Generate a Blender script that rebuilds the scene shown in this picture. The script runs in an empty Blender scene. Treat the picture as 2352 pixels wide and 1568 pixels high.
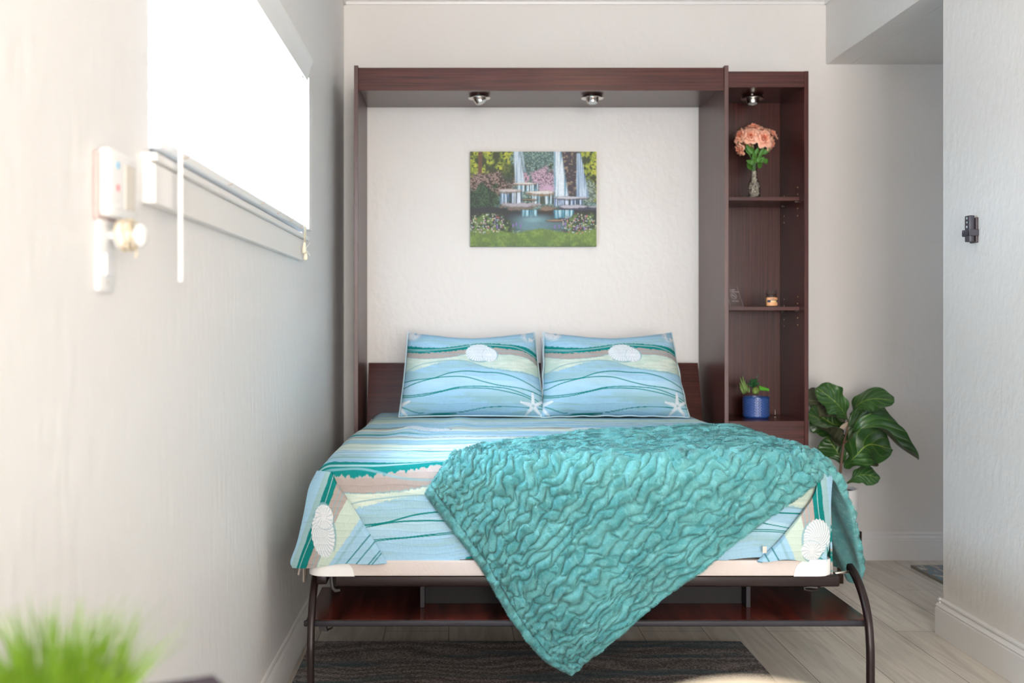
import bpy, bmesh, math, random
import numpy as np
from mathutils import Vector, Matrix

random.seed(7)
rng = np.random.default_rng(11)
S = bpy.context.scene
COL = S.collection
EYE = 1.161
FPX = 2500.0
VX, VY = 1042.0, 737.0


def P(px, py, d):
    return Vector(((px - VX) * d / FPX, d, EYE + (VY - py) * d / FPX))


# ------------------------------------------------------------------ camera, world, lights
cam_data = bpy.data.cameras.new('camera')
cam = bpy.data.objects.new('camera', cam_data)
COL.objects.link(cam)
cam.location = (0, 0, EYE)
cam.rotation_euler = (math.pi / 2, 0, 0)
cam_data.sensor_width = 36
cam_data.lens = 36 * FPX / 2352
cam_data.shift_x = (1176 - VX) / 2352
cam_data.shift_y = -(784 - VY) / 2352
cam_data.clip_start = 0.05
cam_data.dof.use_dof = True
cam_data.dof.focus_distance = 3.6
cam_data.dof.aperture_fstop = 2.6
S.camera = cam

S.view_settings.view_transform = 'Standard'
S.view_settings.look = 'None'
S.view_settings.gamma = 1
S.view_settings.exposure = 0.60
S.view_settings.use_curve_mapping = False
S.cycles.use_denoising = True
S.cycles.max_bounces = 10
S.cycles.diffuse_bounces = 5
S.cycles.transparent_max_bounces = 12
S.cycles.sample_clamp_indirect = 8
S.cycles.caustics_refractive = False
S.cycles.caustics_reflective = False

W = bpy.data.worlds.new('World')
S.world = W
W.use_nodes = True
W.node_tree.nodes['Background'].inputs[0].default_value = (0.80, 0.88, 1.0, 1)
W.node_tree.nodes['Background'].inputs[1].default_value = 1.0

SKY_WINDOW = 41.0      # emission of the daylight behind the left window's blind
LAMP = 9.0             # ceiling lamp diffuser


def area(name, loc, direction, sx, sy, power, color):
    d = bpy.data.lights.new(name, 'AREA')
    d.shape = 'RECTANGLE'
    d.size = sx
    d.size_y = sy
    d.energy = power
    d.color = color
    o = bpy.data.objects.new(name, d)
    COL.objects.link(o)
    o.location = loc
    o.rotation_euler = Vector(direction).to_track_quat('-Z', 'Y').to_euler()
    return o


# unseen fill light added behind the camera to brighten the room
area('fill_rear', (0.75, -4.45, 1.25), (0, 1, 0), 2.2, 2.1, 222, (1.0, 0.95, 0.905))
# daylight of the alcove's own window, round the corner
area('daylight_alcove', (3.95, 3.6, 1.5), (-1, 0.25, -0.05), 1.2, 1.3, 9, (0.85, 0.90, 1.0))

# ------------------------------------------------------------------ helpers
OFF = {}


def lin(r, g, b):
    def f(c):
        c /= 255.0
        return c / 12.92 if c <= 0.04045 else ((c + 0.055) / 1.055) ** 2.4
    return (f(r), f(g), f(b), 1)


def npl(c):
    return np.array(lin(*c)[:3])


def thing(name, label, cat, loc=(0, 0, 0), group=None):
    o = bpy.data.objects.new(name, None)
    COL.objects.link(o)
    o.location = loc
    o.empty_display_size = 0.05
    o['label'] = label
    o['category'] = cat
    if group:
        o['group'] = group
    OFF[o.name] = Vector(loc)
    return o


def tag(o, label, cat, group=None):
    o['label'] = label
    o['category'] = cat
    if group:
        o['group'] = group
    return o


def finish(name, me, mat, parent=None, smooth=None):
    o = bpy.data.objects.new(name, me)
    COL.objects.link(o)
    for m in (mat if isinstance(mat, (list, tuple)) else [mat]):
        if m is not None:
            me.materials.append(m)
    if parent is not None:
        off = OFF.get(parent.name, Vector((0, 0, 0)))
        me.transform(Matrix.Translation(-off))
        o.parent = parent
        OFF[o.name] = off
    else:
        OFF[o.name] = Vector((0, 0, 0))
    return o


def obj(name, bm, mat, parent=None, smooth=False, auto=None):
    me = bpy.data.meshes.new(name)
    bmesh.ops.recalc_face_normals(bm, faces=bm.faces)
    bm.to_mesh(me)
    bm.free()
    if smooth or auto:
        me.polygons.foreach_set('use_smooth', [True] * len(me.polygons))
    if auto:
        me.set_sharp_from_angle(angle=math.radians(auto))
    return finish(name, me, mat, parent)


def struct(name, bm, mat, parent=None, **k):
    o = obj(name, bm, mat, parent, **k)
    if parent is None:
        o['kind'] = 'structure'
    return o


def B():
    return bmesh.new()


def box(bm, x0, x1, y0, y1, z0, z1, bev=0.0, seg=2, mat=0):
    r = bmesh.ops.create_cube(bm, size=1)
    vs = r['verts']
    for v in vs:
        v.co = Vector((x0 + (v.co.x + .5) * (x1 - x0), y0 + (v.co.y + .5) * (y1 - y0), z0 + (v.co.z + .5) * (z1 - z0)))
    fs = set(f for v in vs for f in v.link_faces)
    for f in fs:
        f.material_index = mat
    if bev > 0:
        es = list(set(e for v in vs for e in v.link_edges))
        bmesh.ops.bevel(bm, geom=es, offset=bev, segments=seg, profile=0.5, affect='EDGES')
    return vs


def bx(x0, x1, y0, y1, z0, z1, bev=0.0, seg=2):
    bm = B()
    box(bm, x0, x1, y0, y1, z0, z1, bev, seg)
    return bm


def tube(bm, pts, r, n=10, cap=True, flat=None):
    """sweep a circle (or an ellipse: flat = second radius) along pts; r number or list"""
    pts = [Vector(p) for p in pts]
    rs = r if isinstance(r, (list, tuple)) else [r] * len(pts)
    rings = []
    up = Vector((0, 0, 1))
    t0 = (pts[1] - pts[0]).normalized()
    if abs(t0.dot(up)) > 0.95:
        up = Vector((0, 1, 0))
    a = t0.cross(up).normalized()
    for i, p in enumerate(pts):
        if i == 0:
            t = pts[1] - pts[0]
        elif i == len(pts) - 1:
            t = pts[-1] - pts[-2]
        else:
            t = (pts[i + 1] - pts[i]).normalized() + (pts[i] - pts[i - 1]).normalized()
        t.normalize()
        a = (a - t * a.dot(t)).normalized()
        b = t.cross(a)
        ring = []
        for k in range(n):
            an = 2 * math.pi * k / n
            ring.append(bm.verts.new(p + a * math.cos(an) * rs[i] + b * math.sin(an) * (rs[i] if flat is None else flat)))
        rings.append(ring)
    for i in range(len(rings) - 1):
        for k in range(n):
            bm.faces.new((rings[i][k], rings[i][(k + 1) % n], rings[i + 1][(k + 1) % n], rings[i + 1][k]))
    if cap:
        bm.faces.new(rings[0][::-1])
        bm.faces.new(rings[-1])


def lathe(bm, prof, c=(0, 0, 0), n=40, mat=0):
    """prof: list of (r, z); closed onto the axis when r == 0"""
    c = Vector(c)
    rings = []
    for r, z in prof:
        if r <= 1e-6:
            rings.append([bm.verts.new(c + Vector((0, 0, z)))])
        else:
            rings.append([bm.verts.new(c + Vector((r * math.cos(2 * math.pi * k / n), r * math.sin(2 * math.pi * k / n), z))) for k in range(n)])
    for i in range(len(rings) - 1):
        A, Bq = rings[i], rings[i + 1]
        for k in range(n):
            k2 = (k + 1) % n
            if len(A) == 1 and len(Bq) == 1:
                continue
            if len(A) == 1:
                f = bm.faces.new((A[0], Bq[k], Bq[k2]))
            elif len(Bq) == 1:
                f = bm.faces.new((A[k], A[k2], Bq[0]))
            else:
                f = bm.faces.new((A[k], A[k2], Bq[k2], Bq[k]))
            f.material_index = mat


def prism(bm, prof, axis, a0, a1):
    """extrude a closed 2D profile along an axis; prof in the two other axes (in xyz order)"""
    def mk(p, a):
        if axis == 'x':
            return Vector((a, p[0], p[1]))
        if axis == 'y':
            return Vector((p[0], a, p[1]))
        return Vector((p[0], p[1], a))
    A = [bm.verts.new(mk(p, a0)) for p in prof]
    Bv = [bm.verts.new(mk(p, a1)) for p in prof]
    n = len(prof)
    bm.faces.new(A)
    bm.faces.new(Bv[::-1])
    for i in range(n):
        j = (i + 1) % n
        bm.faces.new((A[j], A[i], Bv[i], Bv[j]))


def shear_left(bm_or_me):
    """the left wall is not quite square to the back wall"""
    vs = bm_or_me.verts if hasattr(bm_or_me, 'verts') else bm_or_me.vertices
    for v in vs:
        v.co.x -= (5.3 - v.co.y) * 0.0064
    return bm_or_me


def np_mesh(name, V, Q, mat, parent=None, uv=None, col=None, mi=None, smooth=True):
    """V (n,3); Q (m,3 or 4) index array or a list of such arrays; uv (n,2) and col (n,3) per vertex"""
    Qs = Q if isinstance(Q, list) else [Q]
    me = bpy.data.meshes.new(name)
    me.vertices.add(len(V))
    me.vertices.foreach_set('co', np.asarray(V, dtype=np.float32).ravel())
    loops = np.concatenate([q.ravel() for q in Qs]).astype(np.int32)
    sizes = np.concatenate([np.full(len(q), q.shape[1], dtype=np.int32) for q in Qs])
    starts = np.concatenate([[0], np.cumsum(sizes)[:-1]]).astype(np.int32)
    me.loops.add(len(loops))
    me.loops.foreach_set('vertex_index', loops)
    me.polygons.add(len(sizes))
    me.polygons.foreach_set('loop_start', starts)
    try:
        me.polygons.foreach_set('loop_total', sizes)
    except Exception:
        pass
    me.polygons.foreach_set('use_smooth', np.full(len(sizes), smooth, dtype=bool))
    if uv is not None:
        l = me.uv_layers.new(name='UVMap')
        l.data.foreach_set('uv', np.asarray(uv, dtype=np.float32)[loops].ravel())
    if col is not None:
        a = me.color_attributes.new(name='Col', type='FLOAT_COLOR', domain='POINT')
        c4 = np.ones((len(V), 4), dtype=np.float32)
        c4[:, :3] = col
        a.data.foreach_set('color', c4.ravel())
    mats = mat if isinstance(mat, (list, tuple)) else [mat]
    me.update(calc_edges=True)
    o = finish(name, me, mats, parent)
    if mi is not None:
        me.polygons.foreach_set('material_index', np.asarray(mi, dtype=np.int32))
    me.validate(verbose=False)
    return o


def grid_quads(n, m, base=0, flip=False, wrap=False):
    mm = m if wrap else m - 1
    i, j = np.meshgrid(np.arange(n - 1), np.arange(mm), indexing='ij')
    j2 = (j + 1) % m
    a = base + i * m + j
    b = base + i * m + j2
    c = base + (i + 1) * m + j2
    d = base + (i + 1) * m + j
    q = np.stack([a, b, c, d] if not flip else [a, d, c, b], axis=-1).reshape(-1, 4)
    return q


# numpy noise
_T = rng.random((256, 256))


def vnoise(x, y, seed=0):
    x = np.asarray(x, dtype=float) + seed * 17.31
    y = np.asarray(y, dtype=float) + seed * 9.73
    xi = np.floor(x).astype(int)
    yi = np.floor(y).astype(int)
    fx = x - xi
    fy = y - yi
    fx = fx * fx * (3 - 2 * fx)
    fy = fy * fy * (3 - 2 * fy)
    a = _T[xi & 255, yi & 255]
    b = _T[(xi + 1) & 255, yi & 255]
    c = _T[xi & 255, (yi + 1) & 255]
    d = _T[(xi + 1) & 255, (yi + 1) & 255]
    return (a * (1 - fx) + b * fx) * (1 - fy) + (c * (1 - fx) + d * fx) * fy


def fbm(x, y, o=4, seed=0):
    s = 0
    a = 0.5
    for k in range(o):
        s = s + a * vnoise(x * 2 ** k, y * 2 ** k, seed + k)
        a *= 0.5
    return s / (1 - 0.5 ** o)


def sst(a, b, x):
    t = np.clip((x - a) / (b - a), 0, 1)
    return t * t * (3 - 2 * t)


def worley(x, y, seed=0):
    xi = np.floor(x).astype(int)
    yi = np.floor(y).astype(int)
    f1 = np.full(x.shape, 9.0)
    f2 = np.full(x.shape, 9.0)
    idv = np.zeros(x.shape)
    for dx in (-1, 0, 1):
        for dy in (-1, 0, 1):
            cx = xi + dx
            cy = yi + dy
            jx = _T[(cx + seed * 7) & 255, (cy + seed * 3) & 255]
            jy = _T[(cx + 91 + seed) & 255, (cy + 37) & 255]
            d = np.hypot(cx + 0.15 + 0.7 * jx - x, cy + 0.15 + 0.7 * jy - y)
            m = d < f1
            f2 = np.where(m, f1, np.minimum(f2, d))
            idv = np.where(m, jx * 0.6 + jy * 0.4, idv)
            f1 = np.where(m, d, f1)
    return f1, f2, idv


def mixc(c, a, col):
    return c * (1 - a[..., None]) + npl(col) * a[..., None] if isinstance(col, tuple) else c * (1 - a[..., None]) + col * a[..., None]


# ------------------------------------------------------------------ materials
MATS = {}


def mat(name, color=(0.8, 0.8, 0.8, 1), rough=0.5, metal=0.0, bump=None, spec=0.5, noise=None, **kw):
    m = bpy.data.materials.new(name)
    m.use_nodes = True
    nt = m.node_tree
    bs = nt.nodes['Principled BSDF']
    bs.inputs['Base Color'].default_value = color
    bs.inputs['Roughness'].default_value = rough
    bs.inputs['Metallic'].default_value = metal
    bs.inputs['Specular IOR Level'].default_value = spec
    for k, v in kw.items():
        bs.inputs[k.replace('_', ' ')].default_value = v
    tc = nt.nodes.new('ShaderNodeTexCoord')
    if noise:
        sc, amt = noise
        n = nt.nodes.new('ShaderNodeTexNoise')
        n.inputs['Scale'].default_value = sc
        n.inputs['Detail'].default_value = 5
        nt.links.new(tc.outputs['Object'], n.inputs['Vector'])
        mr = nt.nodes.new('ShaderNodeMapRange')
        mr.inputs['To Min'].default_value = 1 - amt
        mr.inputs['To Max'].default_value = 1 + amt
        nt.links.new(n.outputs['Fac'], mr.inputs['Value'])
        mx = nt.nodes.new('ShaderNodeVectorMath')
        mx.operation = 'SCALE'
        mx.inputs[0].default_value = color[:3]
        nt.links.new(mr.outputs[0], mx.inputs['Scale'])
        nt.links.new(mx.outputs[0], bs.inputs['Base Color'])
    if bump:
        sc, st, dist = bump[:3]
        n = nt.nodes.new('ShaderNodeTexNoise')
        n.inputs['Scale'].default_value = sc
        n.inputs['Detail'].default_value = 4
        mp = nt.nodes.new('ShaderNodeMapping')
        if len(bump) > 3:
            mp.inputs['Scale'].default_value = bump[3]
        nt.links.new(tc.outputs['Object'], mp.inputs['Vector'])
        nt.links.new(mp.outputs[0], n.inputs['Vector'])
        b = nt.nodes.new('ShaderNodeBump')
        b.inputs['Strength'].default_value = st
        b.inputs['Distance'].default_value = dist
        nt.links.new(n.outputs['Fac'], b.inputs['Height'])
        nt.links.new(b.outputs[0], bs.inputs['Normal'])
    MATS[name] = m
    return m


def wood(name, stretch, dark=(0.028, 0.0075, 0.0065, 1), light=(0.094, 0.022, 0.017, 1), rough=0.27, spec=0.36):
    m = mat(name, rough=rough, spec=spec)
    nt = m.node_tree
    bs = nt.nodes['Principled BSDF']
    tc = nt.nodes.new('ShaderNodeTexCoord')
    mp = nt.nodes.new('ShaderNodeMapping')
    mp.inputs['Scale'].default_value = stretch
    n = nt.nodes.new('ShaderNodeTexNoise')
    n.inputs['Scale'].default_value = 1.0
    n.inputs['Detail'].default_value = 7
    n.inputs['Roughness'].default_value = 0.65
    n.inputs['Distortion'].default_value = 0.25
    cr = nt.nodes.new('ShaderNodeValToRGB')
    cr.color_ramp.elements[0].position = 0.33
    cr.color_ramp.elements[0].color = dark
    cr.color_ramp.elements[1].position = 0.68
    cr.color_ramp.elements[1].color = light
    nt.links.new(tc.outputs['Object'], mp.inputs[0])
    nt.links.new(mp.outputs[0], n.inputs['Vector'])
    nt.links.new(n.outputs['Fac'], cr.inputs[0])
    nt.links.new(cr.outputs[0], bs.inputs['Base Color'])
    b = nt.nodes.new('ShaderNodeBump')
    b.inputs['Strength'].default_value = 0.08
    b.inputs['Distance'].default_value = 0.001
    nt.links.new(n.outputs['Fac'], b.inputs['Height'])
    nt.links.new(b.outputs[0], bs.inputs['Normal'])
    return m


def colattr(name, rough=0.8, bump=None, sheen=0.0, spec=0.3):
    m = mat(name, rough=rough, spec=spec)
    nt = m.node_tree
    bs = nt.nodes['Principled BSDF']
    a = nt.nodes.new('ShaderNodeVertexColor')
    a.layer_name = 'Col'
    nt.links.new(a.outputs[0], bs.inputs['Base Color'])
    if sheen:
        bs.inputs['Sheen Weight'].default_value = sheen
    return m


WALL_C = (0.80, 0.775, 0.745, 1)
M_wall = mat('wall_paint', WALL_C, 0.40, bump=(34, 0.5, 0.0045, (1.0, 1.0, 0.7)), spec=0.4)
M_wall_left = mat('wall_paint_left', (0.81, 0.805, 0.80, 1), 0.48, bump=(26, 0.5, 0.005, (1.3, 1.3, 0.5)), spec=0.35)
M_ceil = mat('ceiling_paint', (0.82, 0.80, 0.77, 1), 0.7, bump=(40, 0.3, 0.003))
M_trim = mat('trim_paint', (0.83, 0.82, 0.81, 1), 0.35, bump=(20, 0.05, 0.001))
M_woodX = wood('mahogany_along_x', (2.6, 90, 110))
M_woodZ = wood('mahogany_along_z', (150, 150, 2.2))
M_satinX = wood('satin_mahogany_along_x', (2.6, 90, 110), rough=.30, spec=.7)
M_satinZ = wood('satin_mahogany_along_z', (150, 150, 2.2), rough=.36, spec=.7)
M_woodY = wood('mahogany_across', (30, 2.5, 30), dark=(0.020, 0.006, 0.005, 1), light=(0.16, 0.025, 0.014, 1), rough=0.16)
M_edge = mat('grey_edge_band', lin(46, 44, 49), 0.5, spec=.3, noise=(60, 0.1))
M_dark = mat('dark_metal', (0.020, 0.016, 0.016, 1), 0.4, noise=(40, 0.15))
M_brown = mat('brown_metal', (0.014, 0.0065, 0.006, 1), 0.33, spec=0.32, noise=(30, 0.08))
M_under = mat('dark_underboard', (0.012, 0.011, 0.012, 1), 0.6, spec=.25, noise=(30, 0.15))
M_chrome = mat('brushed_nickel', (0.62, 0.58, 0.54, 1), 0.24, metal=1.0, noise=(80, 0.08))
M_steel = mat('steel_pin', (0.55, 0.52, 0.45, 1), 0.35, metal=1.0, noise=(80, 0.08))
M_lens = mat('frosted_lens', (0.75, 0.78, 0.78, 1), 0.25, noise=(50, 0.05))
M_white = mat('white_plastic', (0.86, 0.86, 0.86, 1), 0.35, noise=(40, 0.02))
M_white2 = mat('white_vinyl', (0.84, 0.84, 0.83, 1), 0.4, noise=(40, 0.02))
M_cord = mat('beige_cord', lin(214, 200, 172), 0.8, noise=(300, 0.15))
M_cream = mat('mattress_ticking', lin(212, 201, 195), 0.85, bump=(260, 0.5, 0.002), noise=(90, 0.04))

# ------------------------------------------------------------------ the room
YB = 5.30
XL = -0.534
XR = 1.8126
YE = 4.033
YR = -4.6
ZC = 2.76
ZS = 2.41
XA = 4.0

# floor
m = mat('floor_planks', rough=0.42, spec=0.35)
nt = m.node_tree
bs = nt.nodes['Principled BSDF']
tc = nt.nodes.new('ShaderNodeTexCoord')
sep = nt.nodes.new('ShaderNodeSeparateXYZ')
cmb = nt.nodes.new('ShaderNodeCombineXYZ')
nt.links.new(tc.outputs['Object'], sep.inputs[0])
nt.links.new(sep.outputs['Y'], cmb.inputs['X'])
nt.links.new(sep.outputs['X'], cmb.inputs['Y'])
mp = nt.nodes.new('ShaderNodeMapping')
mp.inputs['Location'].default_value = (0.3, -0.221 + 0.239 * 20, 0)
nt.links.new(cmb.outputs[0], mp.inputs[0])
br = nt.nodes.new('ShaderNodeTexBrick')
br.inputs['Scale'].default_value = 1.0
br.inputs['Brick Width'].default_value = 1.25
br.inputs['Row Height'].default_value = 0.239
br.inputs['Mortar Size'].default_value = 0.0012
br.inputs['Color1'].default_value = lin(228, 221, 208)
br.inputs['Color2'].default_value = lin(216, 208, 197)
br.inputs['Mortar'].default_value = lin(105, 98, 90)
nt.links.new(mp.outputs[0], br.inputs['Vector'])
mp2 = nt.nodes.new('ShaderNodeMapping')
mp2.inputs['Scale'].default_value = (1.6, 22, 1)
nt.links.new(cmb.outputs[0], mp2.inputs[0])
nz = nt.nodes.new('ShaderNodeTexNoise')
nz.inputs['Scale'].default_value = 1.2
nz.inputs['Detail'].default_value = 8
nz.inputs['Distortion'].default_value = 1.2
nt.links.new(mp2.outputs[0], nz.inputs['Vector'])
cr = nt.nodes.new('ShaderNodeValToRGB')
cr.color_ramp.elements[0].position = 0.3
cr.color_ramp.elements[0].color = (0.74, 0.73, 0.71, 1)
cr.color_ramp.elements[1].position = 0.65
cr.color_ramp.elements[1].color = (1.03, 1.03, 1.03, 1)
nt.links.new(nz.outputs['Fac'], cr.inputs[0])
mx = nt.nodes.new('ShaderNodeMixRGB')
mx.blend_type = 'MULTIPLY'
mx.inputs[0].default_value = 1
nt.links.new(br.outputs['Color'], mx.inputs[1])
nt.links.new(cr.outputs[0], mx.inputs[2])
nt.links.new(mx.outputs[0], bs.inputs['Base Color'])
M_floor = m
struct('floor', bx(-0.75, XA, YR - .1, YB + .1, -0.1, 0), M_floor)
struct('ceiling', bx(-0.75, XR + .12, YR - .1, YB + .1, ZC, ZC + 0.1), M_ceil)
struct('wall_back', bx(-0.75, XA + .1, YB, YB + 0.1, 0, ZC), M_wall)
# rear wall, with an opening added for the rear fill light
bm = B()
box(bm, -0.75, -0.40, YR, YR + .1, 0, ZC)
box(bm, 1.90, XA, YR, YR + .1, 0, ZC)
box(bm, -0.40, 1.90, YR, YR + .1, 2.32, ZC)
struct('wall_rear', bm, M_wall)
# left wall with a window hole: y 1.99..3.87, z 1.465..2.06
WY0, WY1, WZ0, WZ1 = 1.985, 3.90, 1.462, 2.07
bm = B()
box(bm, XL - .12, XL, YR, WY0, 0, ZC)
box(bm, XL - .12, XL, WY1, YB, 0, ZC)
box(bm, XL - .12, XL, WY0, WY1, 0, WZ0)
box(bm, XL - .12, XL, WY0, WY1, WZ1, ZC)
shear_left(bm)
struct('wall_left', bm, M_wall_left)
# right wall ends at YE; beyond it an opening with a dropped header into the alcove
struct('wall_right', bx(XR, XR + .12, YR, YE, 0, ZC, 0.003), M_wall)
struct('wall_header', bx(XR, XR + .12, YE, YB, ZS, ZC, 0.002), M_wall)
struct('ceiling_alcove', bx(XR + .12, XA, YR, YB, ZS, ZS + .1), M_ceil)
struct('wall_alcove', bx(XA, XA + .1, YR, YB, 0, ZC), M_wall)


def base_prof(h=0.134, t=0.020):
    return [(0, 0), (t, 0), (t, h * .72), (t * .75, h * .75), (t * .95, h * .79), (t * .62, h * .86), (t * .35, h * .89), (t * .55, h * .92), (t * .55, h * .96), (t * .3, h), (0, h)]


bm = B()
prism(bm, [(YB - a, z) for a, z in base_prof()], 'x', 1.57, XA)
struct('baseboard_back', bm, M_trim, auto=40)
bm = B()
prism(bm, [(XR - a, z) for a, z in base_prof(t=.021)], 'y', YR, YE + .018)
prism(bm, [(YE + a * .86, z) for a, z in base_prof(t=.021)], 'x', XR - .012, XR + .12)
struct('baseboard_right', bm, M_trim, auto=40)
bm = B()
prism(bm, [(XL + a, z) for a, z in base_prof(t=.013)], 'y', YR, 5.29)
shear_left(bm)
struct('baseboard_left', bm, M_trim, auto=40)
# crown moulding
cp = [(0, 0), (0.010, 0), (0.012, 0.012), (0.024, 0.018), (0.026, 0.030), (0.045, 0.042), (0.050, 0.056), (0.060, 0.062), (0, 0.062)]
bm = B()
prism(bm, [(YB - a, 2.700 + z) for a, z in cp], 'x', -0.6, XR)
struct('trim_1', bm, M_trim, auto=40)
bm = B()
prism(bm, [(XR - a, 2.700 + z) for a, z in cp], 'y', YR, YB)
struct('trim_2', bm, M_trim, auto=40)
bm = B()
prism(bm, [(XL + a, 2.700 + z) for a, z in cp], 'y', YR, YB)
shear_left(bm)
struct('trim_3', bm, M_trim, auto=40)

# ------------------------------------------------------------------ window on the left wall
M_sky = bpy.data.materials.new('daylit_pane')
M_sky.use_nodes = True
nt = M_sky.node_tree
nt.nodes.remove(nt.nodes['Principled BSDF'])
em = nt.nodes.new('ShaderNodeEmission')
em.inputs[0].default_value = (0.60, 0.79, 1.0, 1)
em.inputs[1].default_value = SKY_WINDOW
nt.links.new(em.outputs[0], nt.nodes['Material Output'].inputs[0])

win = bpy.data.objects.new('window_1', None)
COL.objects.link(win)
win['kind'] = 'structure'
OFF['window_1'] = Vector((0, 0, 0))
struct('pane', shear_left(bx(XL - .095, XL - .090, WY0, WY1, WZ0, WZ1)), M_sky, win)
bm = B()
box(bm, XL - .115, XL - .07, WY0, WY0 + .03, WZ0, WZ1)
box(bm, XL - .115, XL - .07, WY1 - .03, WY1, WZ0, WZ1)
box(bm, XL - .115, XL - .07, WY0 + .03, WY1 - .03, WZ0, WZ0 + .03)
box(bm, XL - .115, XL - .07, WY0 + .03, WY1 - .03, WZ1 - .03, WZ1)
shear_left(bm)
struct('window_frame', bm, M_trim, win)
# casing: far jamb, apron, stool, head
struct('jamb_casing', shear_left(bx(XL + .0005, XL + .028, WY1 - .016, WY1 + .055, 1.487, 2.03, 0.003)), M_trim, win)
struct('head_casing', shear_left(bx(XL, XL + .022, WY0 - .06, WY1 + .065, 2.055, 2.125, 0.003)), M_trim, win)
struct('window_sill', shear_left(bx(XL - .11, XL + .028, WY0 - .05, WY1 - .01, WZ0 - .016, WZ0, 0.004)), M_trim, win)
bm = B()
box(bm, XL, XL + .018, WY0 - .05, WY1 - .07, 1.372, WZ0 - .016, 0.003)
box(bm, XL, XL + .026, WY0 - .052, WY0 + .15, 1.370, WZ0 - .020, 0.003)
shear_left(bm)
struct('apron', bm, M_trim, win)

# blind
M_slat = bpy.data.materials.new('white_slat')
M_slat.use_nodes = True
nt = M_slat.node_tree
bs = nt.nodes['Principled BSDF']
bs.inputs['Base Color'].default_value = (0.88, 0.88, 0.87, 1)
bs.inputs['Roughness'].default_value = 0.45
tr = nt.nodes.new('ShaderNodeBsdfTranslucent')
tr.inputs[0].default_value = (0.93, 0.94, 0.95, 1)
ms = nt.nodes.new('ShaderNodeMixShader')
ms.inputs[0].default_value = 0.55
nt.links.new(bs.outputs[0], ms.inputs[1])
nt.links.new(tr.outputs[0], ms.inputs[2])
nt.links.new(ms.outputs[0], nt.nodes['Material Output'].inputs[0])

bl = thing('window_blind', 'white slatted blind glowing with daylight in the window on the left wall', 'blind', (XL, 2.9, 2.05))
BX = XL - 0.006
bm = B()
zz = 1.555
while zz < 2.02:
    ang = math.radians(52)
    hw = 0.0245
    c, s_ = math.cos(ang) * hw, math.sin(ang) * hw
    vs = box(bm, -0.0012, 0.0012, WY0 + .012, WY1 - .020, -hw, hw)
    R = Matrix.Rotation(math.radians(-26), 4, 'Y')
    for v in vs:
        v.co = R @ v.co + Vector((BX, 0, zz))
    zz += 0.0385
for k in range(3):
    box(bm, BX - .024, BX + .024, WY0 + .012, WY1 - .020, 1.507 + k * .011, 1.510 + k * .011)
shear_left(bm)
obj('slats', bm, M_slat, bl)
bm = B()
box(bm, BX - .026, BX + .026, WY0 + .012, WY1 - .020, 1.478, 1.497, .006, 3)
shear_left(bm)
obj('bottom_rail', bm, M_white2, bl, auto=40)
bm = B()
cv = [(0.020, 2.012), (0.026, 2.012), (0.029, 2.030), (0.034, 2.050), (0.041, 2.068), (0.046, 2.080), (0.046, 2.086), (0.038, 2.086), (0.034, 2.075), (0.020, 2.040)]
prism(bm, [(XL + a, z) for a, z in cv], 'y', WY0 - .04, WY1 - .045)
shear_left(bm)
obj('valance', bm, M_white2, bl, auto=40)
for yy in (2.2, 2.62, 3.04, 3.30, 3.55, 3.78):
    bm = B()
    pts = [(BX + .020, yy, 1.56), (BX + .027, yy, 1.535), (BX + .030, yy, 1.512), (BX + .031, yy - .012, 1.497), (BX + .030, yy - .03, 1.486), (BX + .026, yy - .05, 1.482)]
    tube(bm, pts, 0.0011, 6)
    shear_left(bm)
    obj('ladder_cord', bm, mat('ladder_cord_tan' + str(int(yy * 100)), lin(205, 180, 160), .8, noise=(200, .1)) if yy == 2.2 else MATS['ladder_cord_tan220'], bl)
bm = B()
tube(bm, [(XL + .040, 2.05, 1.235), (XL + .040, 2.05, 1.99)], 0.0052, 6)
shear_left(bm)
obj('tilt_wand', bm, M_white, bl)
bm = B()
for dy in (0, .028):
    tube(bm, [(XL + .032, 3.74 + dy, 2.0), (XL + .034, 3.74 + dy, 1.7), (XL + .030, 3.745 + dy, 1.43 - dy)], 0.0013, 6)
shear_left(bm)
obj('lift_cord', bm, M_cord, bl)
for dy, zt in ((0, 1.432), (.03, 1.410)):
    bm = B()
    lathe(bm, [(0, 0), (.003, 0), (.0045, -.006), (.0075, -.022), (.0078, -.034), (.006, -.038), (0, -.038)], (XL + .030, 3.745 + dy, zt), 16)
    shear_left(bm)
    obj('tassel', bm, mat('ivory_tassel' + str(int(dy * 100)), lin(238, 228, 205), .45, noise=(60, .03)), bl, smooth=True)

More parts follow.
